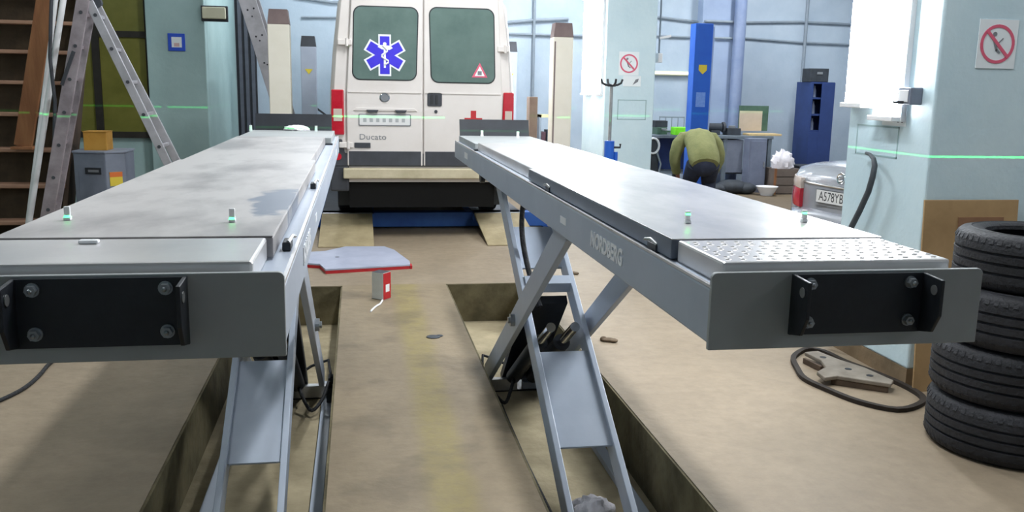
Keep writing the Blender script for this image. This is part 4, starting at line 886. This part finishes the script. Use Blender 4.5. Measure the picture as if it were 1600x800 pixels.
conduit([(3.0, yb-.02, 1.4), (3.0, yb-.02, 3.4)], .025, 'vertical conduit beside the right cream post')
conduit([(-.9, yb, 2.73), (.6, yb, 2.76)], .016, 'thin pale conduit behind the left cream post')
t = thing('wall_lamp', (5.7, YB-.06, 1.95), 0, 'horizontal fluorescent batten on the back wall behind the blue post', 'lamp')
MB().box(5.1, 6.3, YB-.05, YB, 1.92, 2.0).build('housing', mat('batten_cream', 'c8cbb4', 'd2d5be', scale=3, rough=.5), t, bevel=.006); MB().cyl((5.14, YB-.075, 1.96), (6.26, YB-.075, 1.96), .022, 10).build('tube', MLAMPW, t, smooth=True)
t = thing('pillar_switch', (3.97, 11.7, 2.05), 0, 'small pale switch with conduit on the side of the far pillar', 'switch')
MB().box(3.92, 3.98, 11.62, 11.74, 2.02, 2.14).build('box', MWHITE, t, bevel=.006); MB().cyl((3.94, 11.66, 2.14), (3.94, 11.66, 3.2), .012, 8).build('conduit', MCOND, t)
MB().bar((3.92, 11.6, 2.33), (4.06, 11.55, 2.36), .02, .03).build('arm', MWHITE, t)
tag(MB().box(2.06, 2.16, 10.85, 11.05, 0, 1.55).build('timber_post', mat('weathered_timber', '6b5a50', '7d6c60', scale=5, rough=.8), bevel=.006), 'rough brown timber standing behind the right cream post', 'timber')
t = thing('red_rack', (2.95, 13.6, 0), 0, 'low rack with dark red boxes seen left of the far pillar', 'rack')
MB().box(2.72, 3.12, 13.5, 13.8, .78, .82).box(2.72, 3.12, 13.5, 13.8, .3, .34).box(2.72, 3.12, 13.5, 13.8, 1.22, 1.26).build('shelf', mat('yellowish_shelf', 'b0a878', 'beb688', scale=4, rough=.6), t)
for x in (2.72, 3.09): MB().box(x, x+.03, 13.5, 13.8, 0, 1.26).build('upright', MBENCH, t)
for i in range(4): tag(MB().box(2.76+i*.085, 2.83+i*.085, 13.53, 13.75, .8205, 1.0+.03*(i % 2)).build('parts_box', mat('parts_box_%d' % (i % 2), ('4a2e3a', '343a48')[i % 2], rough=.6), bevel=.004), '%s dark parts box on the low rack left of the far pillar' % ('first', 'second', 'third', 'fourth')[i], 'box', 'parts boxes on the low rack')
# wheel hub clutter right of far pillar
t = thing('hose_reel', (4.28, 12.6, 0), 0, 'pale coiled hose hanging on a dark stand beside the far pillar', 'hose reel')
m = MB()
for k in range(3): m.tube([(4.24+.09*math.cos(a*PI/8), 12.6+k*.02, .86+.11*math.sin(a*PI/8)) for a in range(16)], .014, 6, True)
m.build('coil', MSTK, t, smooth=True); MB().box(4.2, 4.34, 12.62, 12.75, 0, .98).build('stand', MJUNK, t, bevel=.01); MB().tube([(4.30, 12.6, .76), (4.36, 12.58, .6), (4.32, 12.58, .4), (4.37, 12.56, .2)], .015, 6).build('hose_tail', MCOND, t, smooth=True)

# ================================================================== PERSON
def skin(name, pts, edges, rad, m, parent, sub=2, root=0):
    me = bpy.data.meshes.new(name); me.from_pydata([Vector(p) for p in pts], edges, []); me.materials.append(m)
    o = bpy.data.objects.new(name, me); C.objects.link(o); o.parent = parent
    md = o.modifiers.new('skin', 'SKIN'); md.use_smooth_shade = True; md.branch_smoothing = .4
    for i, r in enumerate(rad):
        sv = me.skin_vertices[0].data[i]; sv.radius = (r, r) if not isinstance(r, tuple) else r; sv.use_root = (i == root)
    s_ = o.modifiers.new('sub', 'SUBSURF'); s_.levels = sub; s_.render_levels = sub
    return o
per = thing('person', (4.77, 12.0, 0), math.radians(-8), 'person in olive jacket and dark trousers bending forward, seen from behind', 'person')
# local: faces +y, hips at origin
pts = [(0, -.04, .70), (0, .10, .84), (0, .26, .95), (0, .40, 1.0), (0, .50, .99), (0, .58, .96), (0, .67, .93),
       (-.10, -.02, .62), (-.13, .16, .42), (-.14, .02, .09), (-.14, .20, .04), (.10, -.02, .62), (.13, .16, .42), (.14, .02, .09), (.14, .20, .04),
       (-.19, .38, .96), (-.29, .36, .68), (-.24, .46, .44), (-.23, .49, .36), (.20, .38, .96), (.31, .34, .70), (.27, .42, .46), (.26, .45, .38)]
edges = [(0, 1), (1, 2), (2, 3), (3, 4), (4, 5), (5, 6), (0, 7), (7, 8), (8, 9), (9, 10), (0, 11), (11, 12), (12, 13), (13, 14), (3, 15), (15, 16), (16, 17), (17, 18), (3, 19), (19, 20), (20, 21), (21, 22)]
rad = [.06, .07, .10, .12, .06, .095, .09, .06, .055, .042, .035, .06, .055, .042, .035, .06, .042, .032, .03, .06, .042, .032, .03]
for sgn, w in ((-1, 18), (1, 22)):
    for k in range(5):
        bx, by, bz = pts[w]; i0 = len(pts); off = (k-2)*.014
        if k == 4: seq = [(bx-sgn*.035, by-.005, bz-.02), (bx-sgn*.055, by+.01, bz-.05), (bx-sgn*.05, by+.025, bz-.075)]
        else: seq = [(bx+off*.8, by+.012, bz-.06), (bx+off, by+.022, bz-.095+abs(off)*.2), (bx+off, by+.012, bz-.125+abs(off)*.6)]
        pts += seq; edges += [(w, i0), (i0, i0+1), (i0+1, i0+2)]; rad += [.011, .009, .008]
skin('body', pts, edges, rad, MSKIN, per, 1)
# face and hair
MB().ball((0, .59, .975), (.088, .10, .085), 14, 10).build('hair', MHAIR, per, smooth=True, local=True)
MB().ball((0, .72, .88), (.014, .02, .02), 8, 6).ball((-.03, .715, .92), (.012, .01, .008), 8, 6).ball((.03, .715, .92), (.012, .01, .008), 8, 6).ball((-.088, .60, .945), (.012, .02, .03), 8, 6).ball((.088, .60, .945), (.012, .02, .03), 8, 6).build('face_features', MSKIN, per, smooth=True, local=True)
def torso(secs, n=20):
    rings = []
    for i, (c, w, t_) in enumerate(secs):
        c = Vector(c); p, q = Vector(secs[max(0, i-1)][0]), Vector(secs[min(len(secs)-1, i+1)][0]); d = (q-p).normalized(); nn = Vector((1, 0, 0)).cross(d)
        rings.append([c + Vector((1, 0, 0))*(w*math.cos(2*PI*k/n)) + nn*(t_*math.sin(2*PI*k/n)*(1+.05*math.sin(3*k+i))) for k in range(n)])
    return MB().loft(rings)
jk = torso([((0, -.17, .655), .185, .12), ((0, -.12, .70), .215, .155), ((0, -.02, .79), .222, .165), ((0, .10, .88), .215, .16), ((0, .24, .965), .225, .155), ((0, .35, 1.01), .215, .13), ((0, .43, 1.02), .15, .09), ((0, .48, 1.01), .08, .07)])
for sgn in (-1, 1):
    jk.tube([(sgn*.12, .36, 1.0), (sgn*.20, .36, .985), (sgn*.275, .355, .90), (sgn*.315, .34, .77), (sgn*.32, .345, .68), (sgn*.295, .39, .57), (sgn*.27, .42, .49), (sgn*.268, .425, .475)], [.09, .105, .098, .088, .080, .070, .062, .05], 14)
jk.build('jacket', MJACKET, per, smooth=True, local=True)
tr_ = MB().ball((0, -.04, .64), (.20, .19, .165), 20, 12)
for sgn in (-1, 1):
    tr_.tube([(sgn*.10, -.03, .64), (sgn*.115, .04, .54), (sgn*.13, .12, .44), (sgn*.14, .15, .37), (sgn*.145, .10, .24), (sgn*.15, .03, .09)], [.135, .125, .11, .10, .09, .085], 14)
tr_.build('trousers', MTROUS, per, smooth=True, local=True)
for sx_ in (-.145, .145):
    MB().loft([[(sx_+dx*w, -.08+y, z) for dx, z in ((-.045, 0), (.045, 0), (.045, h*.6), (.025, h), (-.025, h), (-.045, h*.6))] for y, w, h in ((0, .8, .09), (.06, 1, .11), (.15, 1.05, .08), (.24, 1, .06), (.28, .6, .045))]).build('shoe', MBLK, per, smooth=True, local=True)

# ================================================================== SILVER CAR
car = thing('silver_car', (4.02, 7.1, 0), math.radians(-78), 'silver sedan with red tail lamp partly hidden behind the near pillar', 'car')
def cring(y, w, zb, zt, cr=.02):
    pr = [(.55, zb), (.92, zb+.06), (1, zb+.2), (1, (zb+zt)/2+.08), (.965, zt-.10), (.90, zt-.035), (.70, zt-.003), (.35, zt+cr*.7)]
    return [(-w*a, y, z) for a, z in pr] + [(0, y, zt+cr)] + [(w*a, y, z) for a, z in reversed(pr)]
cb_ = MB().loft([cring(.10, .60, .30, .86), cring(.115, .66, .29, .93), cring(.15, .72, .28, .985), cring(.22, .78, .27, 1.015), cring(.36, .83, .26, 1.035), cring(.7, .86, .25, 1.045), cring(1.1, .865, .25, 1.04), cring(2.6, .865, .25, 1.0), cring(3.3, .86, .25, .96), cring(4.0, .82, .27, .84), cring(4.35, .70, .3, .72), cring(4.42, .6, .32, .62)]).build('body', MSILVER, car, smooth=True, local=True)
MB().loft([cring(.0, .50, .28, .58, .0), cring(.03, .60, .25, .62, 0), cring(.10, .72, .24, .635, 0), cring(.22, .80, .24, .64, 0), cring(.40, .85, .24, .64, 0), cring(.7, .872, .24, .60, 0)]).build('bumper', MSILVER, car, smooth=True, local=True)
def lidy(x): return .085+.09*(abs(x)/.7)**2.4
lid = MB(); xs_ = [-.60+.1*i for i in range(13)]; rows = [(.60, .0), (.70, .0), (.84, -.004), (.90, .0), (.95, .02), (1.0, .07), (1.035, .16)]
vs = [(x*(1 if z < .9 else .98), lidy(x)+dy-.012, z-(.03*abs(x)**2 if z > .9 else 0)) for z, dy in rows for x in xs_]; n = len(xs_)
lid.add(vs + [(v[0], v[1]+.03, v[2]-.01) for v in vs], [(i*n+k, i*n+k+1, (i+1)*n+k+1, (i+1)*n+k) for i in range(len(rows)-1) for k in range(n-1)])
ld_ = lid.build('trunk_lid', MSILVER, car, smooth=True, local=True)
for sgn in (-1, 1):
    def lamp(z0, z1, m, nm, par, out):
        g = MB(); X_ = [.50, .58, .66, .73, .785, .81]; rings = []
        for x in X_:
            t_ = (x-.50)/.31; y = .075+.05*t_+.20*t_**3; zl, zh = z0+.03*t_, z1+.02*t_
            rings.append([(sgn*x, y-out, zl), (sgn*x, y-out-.008, (zl+zh)/2), (sgn*x, y-out, zh), (sgn*x, y+.10, zh), (sgn*x, y+.10, zl)])
        return g.loft(rings).build(nm, m, par, smooth=True, local=False) if False else g.loft(rings).build(nm, m, par, smooth=True, local=True)
    tl = lamp(.63, .80, MRED, 'tail_lamp', car, .012); lamp(.80, .895, MPALE, 'tail_lamp_clear', car, .010)
MB().tube([(x, lidy(x)-.025, .858+.03*abs(x)**2) for x in [-.56+.08*i for i in range(15)]], .012, 8).build('chrome_strip', MCHROME, car, smooth=True, local=True)
npl = MB().box(-.262, .262, .045, .060, .705, .822).build('number_plate_frame', MINK, car, local=True)
npp = MB().box(-.256, .256, .041, .045, .709, .818).build('number_plate', MPLATE, car, local=True)
MB().box(-.30, .30, .060, .085, .68, .842).build('plate_recess', MSILVER, car, local=True)
text_mb('A578YB', .115, .0006).mapv(lambda v: (-.07+v[0]*.80, .0404-v[2]*.2, .762+v[1])).build('plate_lettering', MINK, car, local=True)
MB().box(.135, .139, .0402, .041, .712, .815).build('plate_divider', MINK, car, local=True)
em = MB().lathe([(.034, -.006), (.046, -.010), (.050, -.004), (.05, .01)], 24, (0, .075, .935), 'y').build('emblem', MCHROME, car, smooth=True, local=True)
MB().tube([(-.03, .066, .95), (0, .062, .96), (.03, .066, .95), (0, .062, .935), (-.03, .066, .92), (0, .064, .912), (.03, .066, .92)], .006, 6).build('emblem_mark', MCHROME, car, local=True)
gh = MB().loft([[(-.66, .80, 1.02), (.66, .80, 1.02), (.66, .84, 1.04), (-.66, .84, 1.04)], [(-.55, 1.35, 1.42), (.55, 1.35, 1.42), (.5, 1.40, 1.45), (-.5, 1.40, 1.45)], [(-.55, 2.3, 1.42), (.55, 2.3, 1.42), (.5, 2.25, 1.46), (-.5, 2.25, 1.46)], [(-.66, 3.15, .97), (.66, 3.15, .97), (.66, 3.10, .99), (-.66, 3.10, .99)]])
MB().add([(-.70, .78, 1.0), (.70, .78, 1.0), (.70, 3.2, .96), (-.70, 3.2, .96), (-.54, 1.35, 1.43), (.54, 1.35, 1.43), (.54, 2.3, 1.43), (-.54, 2.3, 1.43)], [(0, 3, 2, 1), (4, 5, 6, 7), (0, 1, 5, 4), (1, 2, 6, 5), (2, 3, 7, 6), (3, 0, 4, 7)]).build('cabin_glass', MGLASSD, car, bevel=.04, local=True)
MB().prism(rrect(-.56, .56, 1.32, 2.34, .08), 1.43, 1.455, 'z').build('roof', MSILVER, car, bevel=.01, local=True)
for sgn in (-1, 1):
    for a, b_ in (((.70, .78, 1.0), (.54, 1.35, 1.43)), ((.70, 3.2, .96), (.54, 2.3, 1.43)), ((.70, 1.9, 1.0), (.55, 1.85, 1.43))):
        MB().bar((sgn*a[0], a[1], a[2]), (sgn*b_[0], b_[1], b_[2]), .06, .05).build('roof_pillar', MSILVER, car, local=True, bevel=.006)
    for y in (.95, 3.55):
        wl = MB().lathe([(.17, -.09), (.28, -.10), (.31, -.08), (.315, 0), (.31, .08), (.28, .10), (.17, .09)], 28, (sgn*.78, y, .315), 'x').build('wheel', MRUB, car, smooth=True, local=True)
        MB().lathe([(0, sgn*.07), (.10, sgn*.08), (.17, sgn*.085), (.17, -sgn*.08), (0, -sgn*.08)], 20, (sgn*.78, y, .315), 'x').build('rim', MALU, wl, smooth=True)if False else MB().lathe([(0, sgn*.07), (.10, sgn*.08), (.17, sgn*.085), (.17, -sgn*.08), (0, -sgn*.08)], 20, (sgn*.78, y, .315), 'x').build('rim', MALU, car, smooth=True, local=True)
